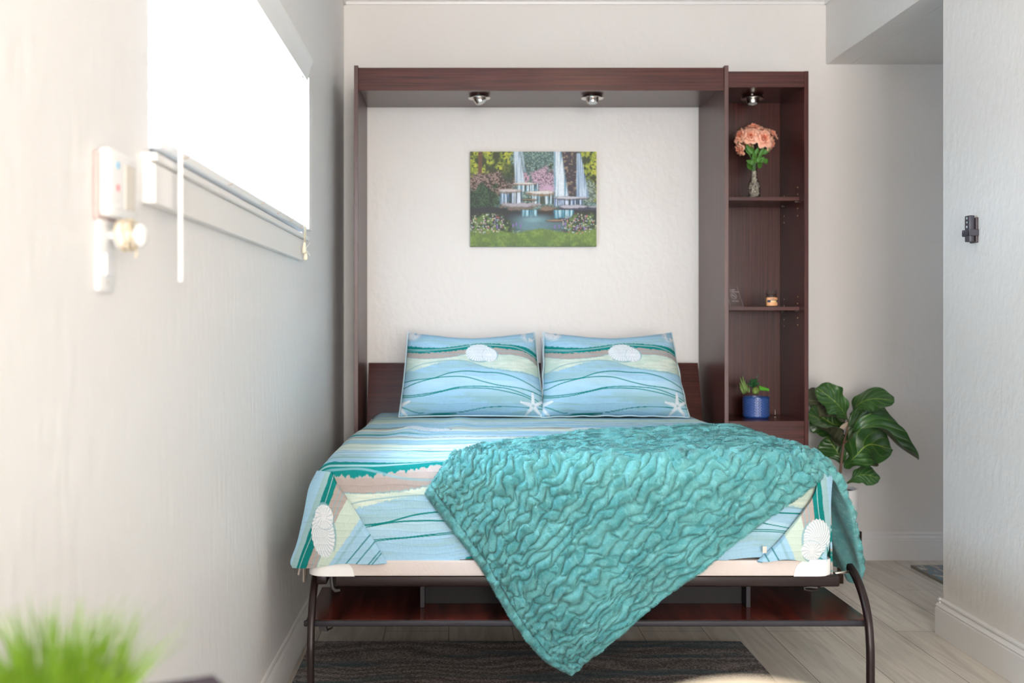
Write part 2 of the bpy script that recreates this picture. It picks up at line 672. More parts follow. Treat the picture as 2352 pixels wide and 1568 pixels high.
# things on the left wall near the camera
rm = thing('wall_remote', 'white remote control in a wall cradle, left of the blind, blue and red dots', 'remote control', (XL, 1.76, 1.32))
obj('body', shear_left(bx(XL + .004, XL + .024, 1.690, 1.835, 1.325, 1.432, .007, 3)), M_white, rm, auto=40)
obj('cradle', shear_left(bx(XL, XL + .008, 1.680, 1.842, 1.318, 1.425, .003, 2)), mat('brownish_shell', lin(196, 176, 172), .5, noise=(30, .04)), rm)
obj('screen', shear_left(bx(XL + .0235, XL + .0252, 1.765, 1.815, 1.342, 1.415, .0006, 1)), mat('remote_screen', lin(222, 216, 204), .25, noise=(30, .03)), rm)
for yy, zz, c, nm in ((1.727, 1.408, (120, 190, 225), 'blue_button'), (1.727, 1.372, (240, 130, 135), 'red_button'), (1.727, 1.352, (190, 186, 192), 'grey_button'), (1.727, 1.340, (186, 182, 190), 'grey_button')):
    bm = B()
    big = nm != 'grey_button'
    r = .006 if big else .0035
    lathe(bm, [(0, 0), (r, 0), (r, .0015), (r * .8, .0022), (0, .0022)], (0, 0, 0), 16)
    for v in bm.verts:
        v.co = Vector((v.co.z + XL + .0235, v.co.x + yy, v.co.y * (1 if big else .5) + zz))
    shear_left(bm)
    key = 'btn_%d_%d_%d' % c
    obj(nm, bm, MATS.get(key) or mat(key, lin(*c), .4, noise=(30, .03)), rm)
sp = thing('switch_plate', 'white wall switch plate below the remote control on the left wall', 'switch plate', (XL, 1.72, 1.20))
obj('plate', shear_left(bx(XL, XL + .008, 1.688, 1.762, 1.208, 1.322, .003, 2)), M_white, sp, auto=40)
obj('rocker', shear_left(bx(XL + .007, XL + .013, 1.708, 1.742, 1.232, 1.268, .002, 2)), mat('grey_white_plastic', (.74, .75, .79, 1), .35, noise=(30, .02)), sp)
for zz in (1.222, 1.312):
    bm = B()
    lathe(bm, [(0, 0), (.003, 0), (.0025, .001), (0, .001)], (0, 0, 0), 10)
    for v in bm.verts:
        v.co = Vector((v.co.z + XL + .008, v.co.x + 1.725, v.co.y + zz))
    shear_left(bm)
    obj('screw', bm, M_steel, sp)
ck = thing('cord_cleat', 'round white knob wound with beige cord on the switch plate', 'knob', (XL, 1.73, 1.295))
bm = B()
lathe(bm, [(0, 0), (.008, 0), (.008, .010), (.021, .014), (.023, .022), (.021, .031), (.010, .034), (.009, .040), (.017, .044), (.019, .052), (.014, .058), (0, .060)], (0, 0, 0), 24)
for v in bm.verts:
    v.co = Vector((v.co.z + XL + .009, v.co.x + 1.730, v.co.y + 1.297))
shear_left(bm)
obj('knob', bm, M_white, ck, smooth=True)
bm = B()
pts = []
for k in range(140):
    a = k / 140 * 2 * math.pi * 7
    r = .0225 + .003 * math.sin(a * .37)
    pts.append((XL + .028 + .022 * (k / 140) + .004 * math.sin(a * 1.7), 1.730 + r * math.cos(a), 1.297 + r * math.sin(a)))
pts += [(XL + .052, 1.733, 1.270), (XL + .050, 1.735, 1.262)]
tube(bm, pts, .0016, 6)
shear_left(bm)
obj('wound_cord', bm, M_cord, ck)
hk = thing('wall_hook', 'tiny white two-pronged hook on the wall beside the blind tassels', 'hook', (XL, 3.99, 1.42))
bm = B()
box(bm, XL, XL + .003, 3.975, 3.990, 1.405, 1.445, .001, 1)
shear_left(bm)
obj('back_plate', bm, M_white, hk)
for s_ in (1, -1):
    bm = B()
    tube(bm, [(XL + .003, 3.985, 1.425 + .004 * s_), (XL + .008, 3.993, 1.425 + .012 * s_), (XL + .014, 4.005, 1.425 + .024 * s_)], .0018, 6)
    shear_left(bm)
    obj('prong', bm, M_white, hk)
ol = thing('outlet_cover', 'beige socket cover low on the left wall just below the quilt corner', 'outlet', (XL, 3.95, .2))
obj('plate', shear_left(bx(XL, XL + .007, 3.91, 3.985, .222, .338, .003, 2)), mat('beige_plastic', lin(214, 200, 186), .4, noise=(30, .03)), ol, auto=40)
bm = B()
for zz in (.258, .302):
    box(bm, XL + .006, XL + .0085, 3.932, 3.963, zz - .014, zz + .014, .002, 2)
shear_left(bm)
obj('socket_face', bm, mat('beige_plastic_dark', lin(196, 182, 168), .4, noise=(30, .03)), ol)
# ------------------------------------------------------------------ wall bed cabinet
YF = 4.79
cab = thing('bed_cabinet', 'tall mahogany wall bed surround framing the white wall behind the bed', 'cabinet', (.386, 5.04, 0))


def puck_light(parent, x, y, z, tilt, yaw, dim=False):
    bm = B()
    lathe(bm, [(.030, -.004), (.050, -.006), (.0515, -.003), (.050, 0), (.046, .004), (.030, .004)], (x, y, z - .008), 40)
    lathe(bm, [(.030, -.006), (.030, .004), (.028, .004), (.028, -.004), (.030, -.006)], (x, y, z - .008), 40)
    ring = obj('puck_light', bm, M_chrome, parent, auto=50)
    bm = B()
    lathe(bm, [(.016, .008), (.016, -.0), (.0, 0)], (x - .006, y - .012, z - .008), 16)
    obj('spring_clip', bm, M_chrome, ring, auto=50)
    bm = B()
    lathe(bm, [(0, .018), (.018, .017), (.027, .008), (.029, -.002), (.027, -.016), (.0245, -.024), (.022, -.024), (.022, -.020), (0, -.020)], (0, 0, 0), 36)
    M4 = Matrix.Translation((x, y, z - .012)) @ Matrix.Rotation(yaw, 4, 'Z') @ Matrix.Rotation(tilt, 4, 'Y')
    bmesh.ops.transform(bm, matrix=M4, verts=bm.verts)
    obj('eyeball', bm, M_chrome, ring, auto=50)
    bm = B()
    lathe(bm, [(0, -.0235), (.021, -.0225), (.021, -.020), (0, -.020)], (0, 0, 0), 28)
    bmesh.ops.transform(bm, matrix=M4, verts=bm.verts)
    obj('lens', bm, M_lens, ring, auto=50)


obj('side_panel', bx(-.4385, -.4205, YF, YB - .001, 0, 2.2855, .0012), M_satinZ, cab)
obj('side_panel', bx(1.1920, 1.2100, YF, YB - .001, 0, 2.2855, .0012), M_satinZ, cab)
obj('fascia', bx(-.4200, 1.1915, YF + .006, YF + .024, 2.176, 2.2770, .001), M_woodX, cab)
obj('top_panel', bx(-.4200, 1.1915, YF + .0245, YB - .001, 2.2000, 2.2180, .001), M_satinX, cab)
puck_light(cab, .118, 5.02, 2.2000, math.radians(-30), math.radians(-20))
puck_light(cab, .640, 5.02, 2.2000, math.radians(10), math.radians(90))

tow = thing('shelf_tower', 'narrow mahogany shelf tower with open shelves, standing right of the bed', 'shelf', (1.39, 4.98, 0))
TX0, TX1 = 1.2115, 1.5655
obj('side_panel', bx(TX1 - .0185, TX1, 4.80, YB - .001, 0, 2.2630, .0012), M_woodZ, tow)
obj('back_panel', bx(TX0, TX1 - .019, 5.155, 5.170, .10, 2.2500), M_woodZ, tow)
obj('fascia', bx(TX0, TX1 - .019, 4.801, 4.819, 2.1915, 2.2620, .001), M_woodX, tow)
obj('top_panel', bx(TX0, TX1 - .019, 4.8195, 5.1545, 2.1915, 2.2095), M_woodX, tow)
obj('shelf', bx(TX0, TX1 - .019, 4.868, 5.1545, 1.6990, 1.7165, .001), M_woodX, tow)
obj('shelf', bx(TX0, TX1 - .019, 4.868, 5.1545, 1.2080, 1.2255, .001), M_woodX, tow)
obj('bottom_shelf', bx(TX0, TX1 - .019, 4.820, 5.1545, .7010, .7190, .001), M_woodX, tow)
obj('front_panel', bx(TX0, TX1 - .019, 4.801, 4.8195, .095, .7200, .001), M_woodX, tow)
obj('kick_board', bx(TX0, TX1 - .019, 4.85, 4.868, 0, .095), M_woodX, tow)
M_hole = mat('pale_hole_sleeve', lin(205, 160, 130), .5, noise=(60, .05))
for yy, zs in ((4.894, (1.761, 1.730, 1.666, 1.635, 1.270, 1.240, 1.175, 1.144)), (5.095, (1.745, 1.652, 1.621, 1.262, 1.232, 1.168, 1.138))):
    for z in zs:
        bm = B()
        lathe(bm, [(0, 0), (.0028, 0), (.0028, .001), (.0014, .0012), (0, .0006)], (0, 0, 0), 10)
        for v in bm.verts:
            v.co = Vector((TX1 - .0186 - v.co.z, yy + v.co.x, z + v.co.y))
        obj('peg_hole', bm, M_hole, tow)
for yy, z in ((4.894, 1.697), (5.095, 1.697), (4.894, 1.206), (5.095, 1.206)):
    bm = B()
    tube(bm, [(TX1 - .0186, yy, z), (TX1 - .031, yy, z)], .0022, 8)
    obj('shelf_pin', bm, M_steel, tow)
puck_light(tow, 1.370, 4.99, 2.1915, math.radians(8), math.radians(90))

# ------------------------------------------------------------------ bed frame
bed = thing('folding_bed', 'dark brown metal bed frame on bent legs, folded down from the cabinet', 'bed', (.386, 4.1, 0))
obj('end_rail', bx(-.344, 1.1156, 3.142, 3.172, .393, .4262, .006, 3), M_brown, bed, auto=40)
for x0, x1 in ((-.400, -.370), (1.086, 1.1156)):
    obj('side_rail', bx(x0, x1, 3.1725, 4.95, .393, .4262, .004, 2), M_brown, bed, auto=40)
for k in range(5):
    obj('cross_slat', bx(-.37, 1.086, 3.45 + .3 * k, 3.50 + .3 * k, .404, .4258), M_under, bed)
hp = B()
prism(hp, [(5.200, .960), (5.183, .962), (4.985, .44), (5.002, .43)], 'x', -.405, 1.163)
obj('head_panel', hp, M_woodX, bed)


def leg(x, sgn):
    bm = B()
    pts = [(3.262, .424), (3.240, .418), (3.215, .408), (3.185, .390), (3.155, .364), (3.130, .332), (3.113, .295), (3.104, .250), (3.100, .20), (3.100, .006)]
    # smooth the bend
    sm = []
    for i in range(len(pts) - 1):
        p0 = pts[max(i - 1, 0)]
        p1, p2 = pts[i], pts[i + 1]
        p3 = pts[min(i + 2, len(pts) - 1)]
        for k in range(4):
            t = k / 4
            q = [0.5 * ((2 * p1[j]) + (-p0[j] + p2[j]) * t + (2 * p0[j] - 5 * p1[j] + 4 * p2[j] - p3[j]) * t * t + (-p0[j] + 3 * p1[j] - 3 * p2[j] + p3[j]) * t ** 3) for j in (0, 1)]
            sm.append(q)
    sm.append(pts[-1])
    # rounded flat-oval bar: 21 mm across (x), 15 mm along the bend
    n = 14
    rings = []
    for i, (y, z) in enumerate(sm):
        a = sm[max(i - 1, 0)]
        b = sm[min(i + 1, len(sm) - 1)]
        ty, tz = b[0] - a[0], b[1] - a[1]
        L = math.hypot(ty, tz)
        ny, nz_ = tz / L, -ty / L
        ring = []
        for k in range(n):
            an = 2 * math.pi * k / n
            ca, sa = math.cos(an), math.sin(an)
            e = 0.55
            u = math.copysign(abs(ca) ** e, ca) * .0105
            w = math.copysign(abs(sa) ** e, sa) * .0120
            ring.append(bm.verts.new((x + u, y + ny * w, z + nz_ * w)))
        rings.append(ring)
    for i in range(len(rings) - 1):
        for k in range(n):
            bm.faces.new((rings[i][k], rings[i][(k + 1) % n], rings[i + 1][(k + 1) % n], rings[i + 1][k]))
    bm.faces.new(rings[0])
    bm.faces.new(rings[-1])
    l = obj('leg', bm, M_brown, bed, auto=50)
    bm = B()
    tube(bm, [(x - sgn * .009, 3.235, .4165), (x - sgn * .075, 3.235, .4100)], .0042, 12)
    obj('pivot_pin', bm, M_steel, l, smooth=True)
    obj('foot_pad', bx(x - .013, x + .013, 3.086, 3.114, 0, .012, .003, 2), M_dark, l)


leg(-.4075, -1)
leg(1.1870, 1)
bm = B()
box(bm, -.372, -.335, 3.165, 3.19, .4200, .4262)
tube(bm, [(-.358, 3.18, .42), (-.356, 3.175, .400), (-.352, 3.168, .384), (-.343, 3.165, .377), (-.330, 3.165, .380)], .0055, 8, flat=.004)
obj('latch', bm, M_dark, bed, auto=40)
bm = B()
tube(bm, [(1.075, 3.20, .405), (1.078, 3.20, .385), (1.072, 3.20, .374), (1.050, 3.195, .370), (1.028, 3.195, .374), (1.026, 3.195, .380), (1.045, 3.195, .383), (1.068, 3.195, .380)], .004, 8, flat=.006)
obj('latch', bm, M_dark, bed, auto=40)

desk = thing('bed_desk', 'wide glossy mahogany desk board slung level below the bed frame', 'desk', (.386, 3.34, .29))
obj('desk_top', bx(-.428, 1.206, 3.1505, 3.540, .280, .2965, .002), M_woodY, desk)
obj('edge_band', bx(-.433, 1.208, 3.138, 3.1500, .2795, .2970, .0045, 3), M_edge, desk, auto=40)
for x in (-.0945, .889):
    obj('bracket', bx(x - .0065, x + .0065, 3.283, 3.60, .2968, .404, .001), M_edge, desk)
obj('back_board', bx(-.0875, .882, 3.333, 3.349, .2968, .400), M_under, desk)
obj('back_board', bx(-.40, 1.17, 3.565, 3.580, .2790, .400), M_under, desk)
bm = B()
prism(bm, [(-.392, .2794), (-.372, .2794), (-.368, .262), (-.352, .268), (-.370, .2585), (-.390, .262)], 'y', 3.16, 3.185)
obj('clip', bm, M_dark, desk)

# mattress
mt = thing('mattress', 'thick mattress with a cream lower band showing below the quilt hem', 'mattress', (.34, 4.1, .43))
MX0, MX1, MYF, MYB = -.4205, 1.1000, 3.140, 4.975
CR = .050


def round_rect(x0, x1, y0, y1, r, n=8):
    pts = []
    for cx, cy, a0 in ((x1 - r, y0 + r, -90), (x1 - r, y1 - r, 0), (x0 + r, y1 - r, 90), (x0 + r, y0 + r, 180)):
        for k in range(n + 1):
            a = math.radians(a0 + 90 * k / n)
            pts.append((cx + r * math.cos(a), cy + r * math.sin(a)))
    return pts


bm = B()
prism(bm, round_rect(MX0, MX1, MYF, MYB, CR), 'z', .4268, .470)
bmesh.ops.bevel(bm, geom=[e for e in bm.edges if abs(e.verts[0].co.z - e.verts[1].co.z) < 1e-6], offset=.007, segments=3, affect='EDGES', profile=.5)
obj('base_band', bm, M_cream, mt, auto=50)
bm = B()
prism(bm, round_rect(-.370, 1.078, 3.195, 4.97, .06), 'z', .4715, .718)
bmesh.ops.bevel(bm, geom=[e for e in bm.edges if abs(e.verts[0].co.z - e.verts[1].co.z) < 1e-6 and e.verts[0].co.z > .7], offset=.02, segments=4, affect='EDGES', profile=.5)
obj('core', bm, M_cream, mt, auto=50)


def corner_guard(right):
    """white wrap round a foot corner of the base band, its inner end cut on a curve"""
    bm = B()
    path = []
    L = .085 if not right else .070
    n = 14
    for k in range(n + 1):
        path.append((L * (1 - k / n) + CR, 0, 'f'))
    pts = []
    for k in range(15):
        pts.append((CR + L - L * k / 14, -.0022))
    for k in range(1, 11):
        a = math.radians(90 * k / 10)
        pts.append((CR - (CR + .0022) * math.sin(a), CR - (CR + .0022) * math.cos(a)))
    for k in range(1, 5):
        pts.append((-.0022, CR + .05 * k / 4))
    top = .4715
    bot = .4250
    cols = []
    for i, (u, w) in enumerate(pts):
        # inner end is a rising curve
        t = min(1, (i + 0.001) / 8.0)
        h = (1 - (1 - t) ** 2) ** .5
        zt = bot + (top - bot) * max(h, .02)
        x = (MX0 + u) if not right else (MX1 - u)
        y = MYF + w
        cols.append([(x, y, bot), (x, y, (bot + zt) / 2), (x, y, zt - .002), (x, y, zt)])
    rows = [[bm.verts.new(p) for p in c] for c in cols]
    # fold the top lip onto the band
    lips = []
    for i, (u, w) in enumerate(pts):
        cx = (MX0 if not right else MX1)
        sx = 1 if not right else -1
        x, y, z = cols[i][3]
        full = z > top - .002
        lips.append(bm.verts.new((x + sx * (.016 if full and i > 14 else .001 * (i > 14)), y + (.016 if full and i < 25 else .0015), z + .0006 if full else z)))
    for i in range(len(rows) - 1):
        for k in range(3):
            bm.faces.new((rows[i][k], rows[i + 1][k], rows[i + 1][k + 1], rows[i][k + 1]))
        bm.faces.new((rows[i][3], rows[i + 1][3], lips[i + 1], lips[i]))
    obj('corner_guard', bm, M_white2, mt, auto=60)


corner_guard(False)
corner_guard(True)
# ------------------------------------------------------------------ printed cotton: pattern
C_BLUE = npl((155, 193, 214))
C_BLUE2 = npl((178, 208, 221))
C_SEA = npl((148, 182, 186))
C_TEAL = npl((20, 122, 118))
C_TEAL2 = npl((50, 140, 140))
C_TAUPE = npl((168, 156, 150))
C_CREAM = npl((190, 207, 194))
C_CREAM2 = npl((212, 220, 206))
C_GREYB = npl((128, 168, 178))
C_WHITE = npl((220, 223, 226))


def cr1(x, pts):
    """smooth curve through control points"""
    xs = np.array([p[0] for p in pts], float)
    ys = np.array([p[1] for p in pts], float)
    m_ = np.gradient(ys, xs)
    i = np.clip(np.searchsorted(xs, x) - 1, 0, len(xs) - 2)
    h = xs[i + 1] - xs[i]
    t = np.clip((x - xs[i]) / h, 0, 1)
    return ((2 * t ** 3 - 3 * t ** 2 + 1) * ys[i] + (t ** 3 - 2 * t ** 2 + t) * h * m_[i] + (-2 * t ** 3 + 3 * t ** 2) * ys[i + 1] + (t ** 3 - t ** 2) * h * m_[i + 1])


def shell(C, x, y, cx, cy, rx, ry, ang=0.0, flip=1):
    """nautilus drawing: white, ribbed, with a curl"""
    dx = x - cx
    dy = y - cy
    ca, sa = math.cos(ang), math.sin(ang)
    X = (dx * ca + dy * sa) * flip / rx
    Y = (-dx * sa + dy * ca) / ry
    # body: big ellipse and the curl at lower right
    th = np.arctan2(Y - .05, X - .25)
    rib = .03 * np.cos(th * 30)
    r1 = np.hypot((X + .10) / .92, (Y + .02) / .98) + rib
    th2 = np.arctan2(Y - .22, X - .62)
    r2 = np.hypot((X - .60) / .50, (Y - .24) / .78) + .02 * np.cos(th2 * 18)
    r = np.minimum(r1, r2)
    halo = sst(1.13, 1.05, np.minimum(np.hypot((X + .04) / .94, (Y - .02) / 1.0), np.hypot((X - .66) / .48, (Y - .24) / .64))) * .8
    C = mixc(C, halo * (X + Y > -.1), C_GREYB)
    C = mixc(C, sst(1.0, .96, r), C_WHITE)
    sw = th + .8 * np.hypot(X - .25, Y - .05)
    lines = sst(.80, .97, np.abs(np.cos(sw * 15))) * (r1 < .97) * sst(.06, .3, np.hypot(X - .25, Y - .05)) * (r2 > 1.0)
    C = mixc(C, lines * .65, C_GREYB)
    sw2 = th2 * 9 + 3 * np.hypot(X - .62, Y - .2)
    lines2 = sst(.85, .98, np.abs(np.cos(sw2))) * (r2 < .95) * sst(.05, .25, np.hypot(X - .62, Y - .2))
    C = mixc(C, lines2 * .55, C_GREYB)
    edge = sst(.05, .0, np.abs(r2 - 1.0)) * (r1 < 1.0) * (Y > -.35)
    C = mixc(C, edge * .8, C_GREYB)
    return C


def star(C, x, y, cx, cy, R, ang=0.0):
    dx, dy = x - cx, y - cy
    th = np.arctan2(dy, dx) + ang
    r = np.hypot(dx, dy)
    k = np.abs(((th / (2 * math.pi / 5)) % 1.0) - .5) * 2     # 1 on an arm, 0 between
    half = r * np.sin((1 - k) * math.pi / 5)
    along = r * np.cos((1 - k) * math.pi / 5)
    w = R * (.17 - .09 * along / R)
    a = sst(1.0, .85, half / w) * (along < R)
    C = mixc(C, a, C_WHITE)
    C = mixc(C, a * (np.abs(half / w - .55) < .16) * (np.sin(along / R * 60) > .2) * .5, C_GREYB)
    return mixc(C, (r < R * .10) * .8, C_SEA)


def motif(x, y, rag=1.0):
    """the repeat of the print, in its own units: x 200..2200, y 60..1300 (y downwards)"""
    n1 = (fbm(x * .006, y * .06, 3, 3) - .5)
    n2 = (fbm(x * .05, y * .02, 3, 5) - .5) * rag
    C = np.zeros(x.shape + (3,)) + C_BLUE
    s = fbm(x * .0018, y * .017 + .004 * x * 0, 3, 1)
    C = mixc(C, sst(.45, .62, s) * .7, C_SEA)
    C = mixc(C, sst(-1, 1, 0 * x) * (np.abs(y + 30 * np.sin(x * .004) - 215) < 26) * .8, C_SEA)
    tt = cr1(x, [(0, 300), (240, 275), (500, 290), (800, 290), (1100, 255), (1400, 230), (1700, 245), (2000, 285), (2120, 345), (2220, 420), (2400, 470)]) + n2 * 22
    tb = cr1(x, [(0, 390), (240, 375), (500, 375), (800, 355), (1100, 322), (1400, 290), (1700, 312), (2000, 362), (2120, 430), (2220, 520), (2400, 560)]) + n2 * 26
    ta = cr1(x, [(0, 440), (240, 442), (600, 450), (900, 425), (1150, 380), (1400, 360), (1600, 388), (1850, 402), (2050, 460), (2220, 600), (2400, 680)]) + n2 * 16
    mi = cr1(x, [(0, 700), (240, 655), (500, 575), (760, 500), (950, 470), (1200, 500), (1450, 565), (1700, 600), (2000, 650), (2220, 745), (2400, 800)])
    C = mixc(C, sst(-4, 4, y - ta + 0) * sst(6, -6, y - mi + n2 * 34), C_CREAM)
    C = mixc(C, sst(-3, 3, y - ta) * sst(6, -6, y - mi) * sst(.50, .68, fbm(x * .004, y * .03, 3, 8)) * .7, C_CREAM2)
    C = mixc(C, sst(-3, 3, y - tb) * sst(3, -3, y - ta), C_TAUPE)
    C = mixc(C, sst(-3, 3, y - tt) * sst(3, -3, y - tb), C_TEAL)
    ml = cr1(x, [(0, 330), (240, 328), (700, 322), (1000, 293), (1250, 255), (1600, 262), (1900, 300), (2100, 395), (2220, 480), (2400, 520)])
    C = mixc(C, sst(8, 4, np.abs(y - ml)), C_SEA)
    l2 = cr1(x, [(0, 345), (240, 350), (500, 345), (800, 378), (1130, 385), (1500, 350), (1800, 352), (2050, 420), (2220, 560), (2400, 600)])
    C = mixc(C, sst(7, 3, np.abs(y - l2)) * .7, C_GREYB)
    C = mixc(C, sst(6, 3, np.abs(y - ta)) * .6, C_GREYB)
    gb = cr1(x, [(0, 740), (200, 680), (400, 560), (700, 490), (950, 467), (1150, 482), (1400, 566), (1700, 612), (2000, 660), (2220, 750), (2400, 800)])
    C = mixc(C, sst(10, 4, np.abs(y - gb)) * .75, C_GREYB)
    C = mixc(C, sst(0, 5, y - mi - 120 - 60 * np.sin(x * .0016)) * sst(500, 200, y - mi) * .55, C_BLUE2)
    C = mixc(C, sst(.45, .7, fbm(x * .002, y * .008, 2, 9)) * (y > 960) * sst(1230, 1150, y) * .8, C_SEA)
    gw = np.abs(((y + 18 * np.sin(x * .006) + 10 * np.sin(x * .013 + 2)) / 42.0) % 1.0 - .5)
    C = mixc(C, sst(.06, .02, gw) * (y > 930) * (y < 1180) * .35, C_GREYB)
    for pts in ([(0, 850), (180, 810), (400, 750), (700, 705), (900, 640), (1150, 615), (1350, 632), (1600, 645), (1800, 700), (2000, 800), (2200, 925), (2400, 980)],
                [(0, 960), (180, 910), (400, 800), (600, 735), (900, 690), (1150, 700), (1350, 755), (1550, 805), (1900, 865), (2050, 915), (2200, 990), (2400, 1040)],
                [(0, 990), (190, 980), (600, 930), (800, 890), (1000, 840), (1200, 825), (1500, 835), (1700, 860), (1900, 930), (2100, 1040), (2200, 1130), (2400, 1200)],
                [(0, 1015), (190, 1005), (600, 950), (800, 900), (1000, 855), (1200, 848), (1500, 865), (1700, 905), (2000, 1010), (2150, 1120), (2400, 1230)],
                [(0, 1090), (300, 1150), (450, 1205), (700, 1218), (1000, 1210), (1200, 1170), (1400, 1130), (1600, 1115), (1900, 1130), (2200, 1170), (2400, 1200)],
                [(0, 1290), (300, 1262), (700, 1255), (1200, 1260), (1700, 1270), (2200, 1275), (2400, 1275)]):
        d = np.abs(y - cr1(x, pts))
        C = mixc(C, sst(8.5, 5, d) * sst(80, 130, x * 0 + 200), C_TEAL)
    C = C * (1 + .05 * (fbm(x * .08, y * .08, 2, 4) - .5))[..., None]
    return C


# quilt colours: u across the bed (m, from its left edge), v along it (m, 0 at the foot fold, growing downwards)
SC = .00040
BANDS = [(-1.90, C_BLUE), (-1.56, C_SEA), (-1.52, C_CREAM), (-1.47, C_BLUE), (-1.435, C_SEA), (-1.41, C_CREAM), (-1.30, C_BLUE2), (-1.24, C_BLUE), (-1.055, C_TEAL), (-1.035, C_TAUPE), (-1.0, C_CREAM2), (-.93, C_BLUE),
         (-.83, C_SEA), (-.80, C_TEAL2), (-.795, C_BLUE), (-.74, C_TAUPE), (-.715, C_CREAM2), (-.62, C_BLUE), (-.52, C_SEA), (-.49, C_CREAM2), (-.39, C_CREAM), (-.375, C_BLUE2), (-.365, C_CREAM2), (-.300, C_TEAL2), (-.292, C_BLUE),
         (-.22, C_BLUE2), (-.13, C_SEA), (-.085, C_BLUE2), (-.045, C_SEA)]


def quilt_color(u, v):
    C = np.zeros(u.shape + (3,)) + C_BLUE
    rag = (fbm(u * 40, v * 60, 3, 21) - .5) * .012
    for k, (v0, c) in enumerate(BANDS):
        w = (fbm(u * 1.6, v * 0 + k * 3.7, 2, 30 + k) - .5) * (.075 if v0 < -.2 else .04)
        if k == 8 or k == 9:
            w = (fbm(u * 1.6, v * 0 + 8 * 3.7, 2, 38) - .5) * .05
        C = mixc(C, sst(-.002, .002, v - v0 - w + rag), c)
    # fine painted streaks
    st = fbm(u * 2.0, v * 55, 3, 50)
    on = (v < -.06) & (v > -1.9)
    C = mixc(C, sst(.63, .68, st) * on * .8, C_CREAM2)
    C = mixc(C, sst(.36, .32, st) * on * .55, C_SEA)
    st2 = fbm(u * 2.4 + 5, v * 48, 3, 61)
    C = mixc(C, sst(.015, .006, np.abs(st2 - .66)) * on * .7, C_TEAL2)
    st3 = fbm(u * 1.3 + 9, v * 30, 2, 66)
    C = mixc(C, sst(.012, .004, np.abs(st3 - .3)) * on * .5, C_TAUPE)
    # fern-like white sprigs
    for cu, cv, ru, rv in ((.28, -.30, .17, .045), (.72, -.72, .20, .05), (.25, -1.20, .16, .05), (.85, -1.26, .18, .05), (1.30, -1.25, .2, .05), (1.2, -.66, .2, .05)):
        e = 1 - np.hypot((u - cu) / ru, (v - cv) / rv)
        a = np.abs(((u - cu) * 46 + np.abs(v - cv) * 90) % 1 - .5)
        C = mixc(C, sst(0, .2, e) * sst(.20, .12, a) * sst(.42, .5, fbm(u * 90, v * 60, 2, 70)), C_WHITE)
    for cu, cv in ((.56, -1.0), (1.20, -.99)):
        C = shell(C, u, v, cu, cv, .085, .075)
    # the bold border motif at the foot
    x = ((u / SC - 550) % 2150) + 60
    y = np.interp(v, [-.9, -.085, -.030, .074, .112, .165, .205, .25, .30], [-2400, 150, 262, 385, 450, 620, 740, 960, 1150])
    b = sst(-.062, -.056, v + rag * .5 + .010 * np.sin(u * 7))
    Mo = motif(x, y, 1.2)
    C = C * (1 - b[..., None]) + Mo * b[..., None]
    return C


M_quilt = colattr('quilted_cotton', 0.9, spec=0.08)
nt = M_quilt.node_tree
bs = nt.nodes['Principled BSDF']
uvn = nt.nodes.new('ShaderNodeUVMap')
uvn.uv_map = 'UVMap'
mp = nt.nodes.new('ShaderNodeMapping')
mp.inputs['Scale'].default_value = (4.0, 9.5, 1)
nt.links.new(uvn.outputs[0], mp.inputs[0])
wv = nt.nodes.new('ShaderNodeTexWave')
wv.wave_type = 'BANDS'
wv.bands_direction = 'Y'
wv.wave_profile = 'SIN'
wv.inputs['Scale'].default_value = 1.6
wv.inputs['Distortion'].default_value = 4.5
wv.inputs['Detail'].default_value = 1.0
wv.inputs['Detail Scale'].default_value = 0.8
nt.links.new(mp.outputs[0], wv.inputs['Vector'])
pw = nt.nodes.new('ShaderNodeMath')
pw.operation = 'POWER'
pw.inputs[1].default_value = 0.14
nt.links.new(wv.outputs['Fac'], pw.inputs[0])
b1 = nt.nodes.new('ShaderNodeBump')
b1.inputs['Strength'].default_value = 0.5
b1.inputs['Distance'].default_value = 0.003
nt.links.new(pw.outputs[0], b1.inputs['Height'])
mp2 = nt.nodes.new('ShaderNodeMapping')
mp2.inputs['Scale'].default_value = (230, 70, 1)
nt.links.new(uvn.outputs[0], mp2.inputs[0])
nz = nt.nodes.new('ShaderNodeTexNoise')
nz.inputs['Scale'].default_value = 1.0
nz.inputs['Detail'].default_value = 3
nt.links.new(mp2.outputs[0], nz.inputs['Vector'])
b2 = nt.nodes.new('ShaderNodeBump')
b2.inputs['Strength'].default_value = 0.8
b2.inputs['Distance'].default_value = 0.0022
nt.links.new(nz.outputs['Fac'], b2.inputs['Height'])
nt.links.new(b1.outputs[0], b2.inputs['Normal'])
nt.links.new(b2.outputs[0], bs.inputs['Normal'])

# ------------------------------------------------------------------ draped surfaces over the mattress
ZT = .742


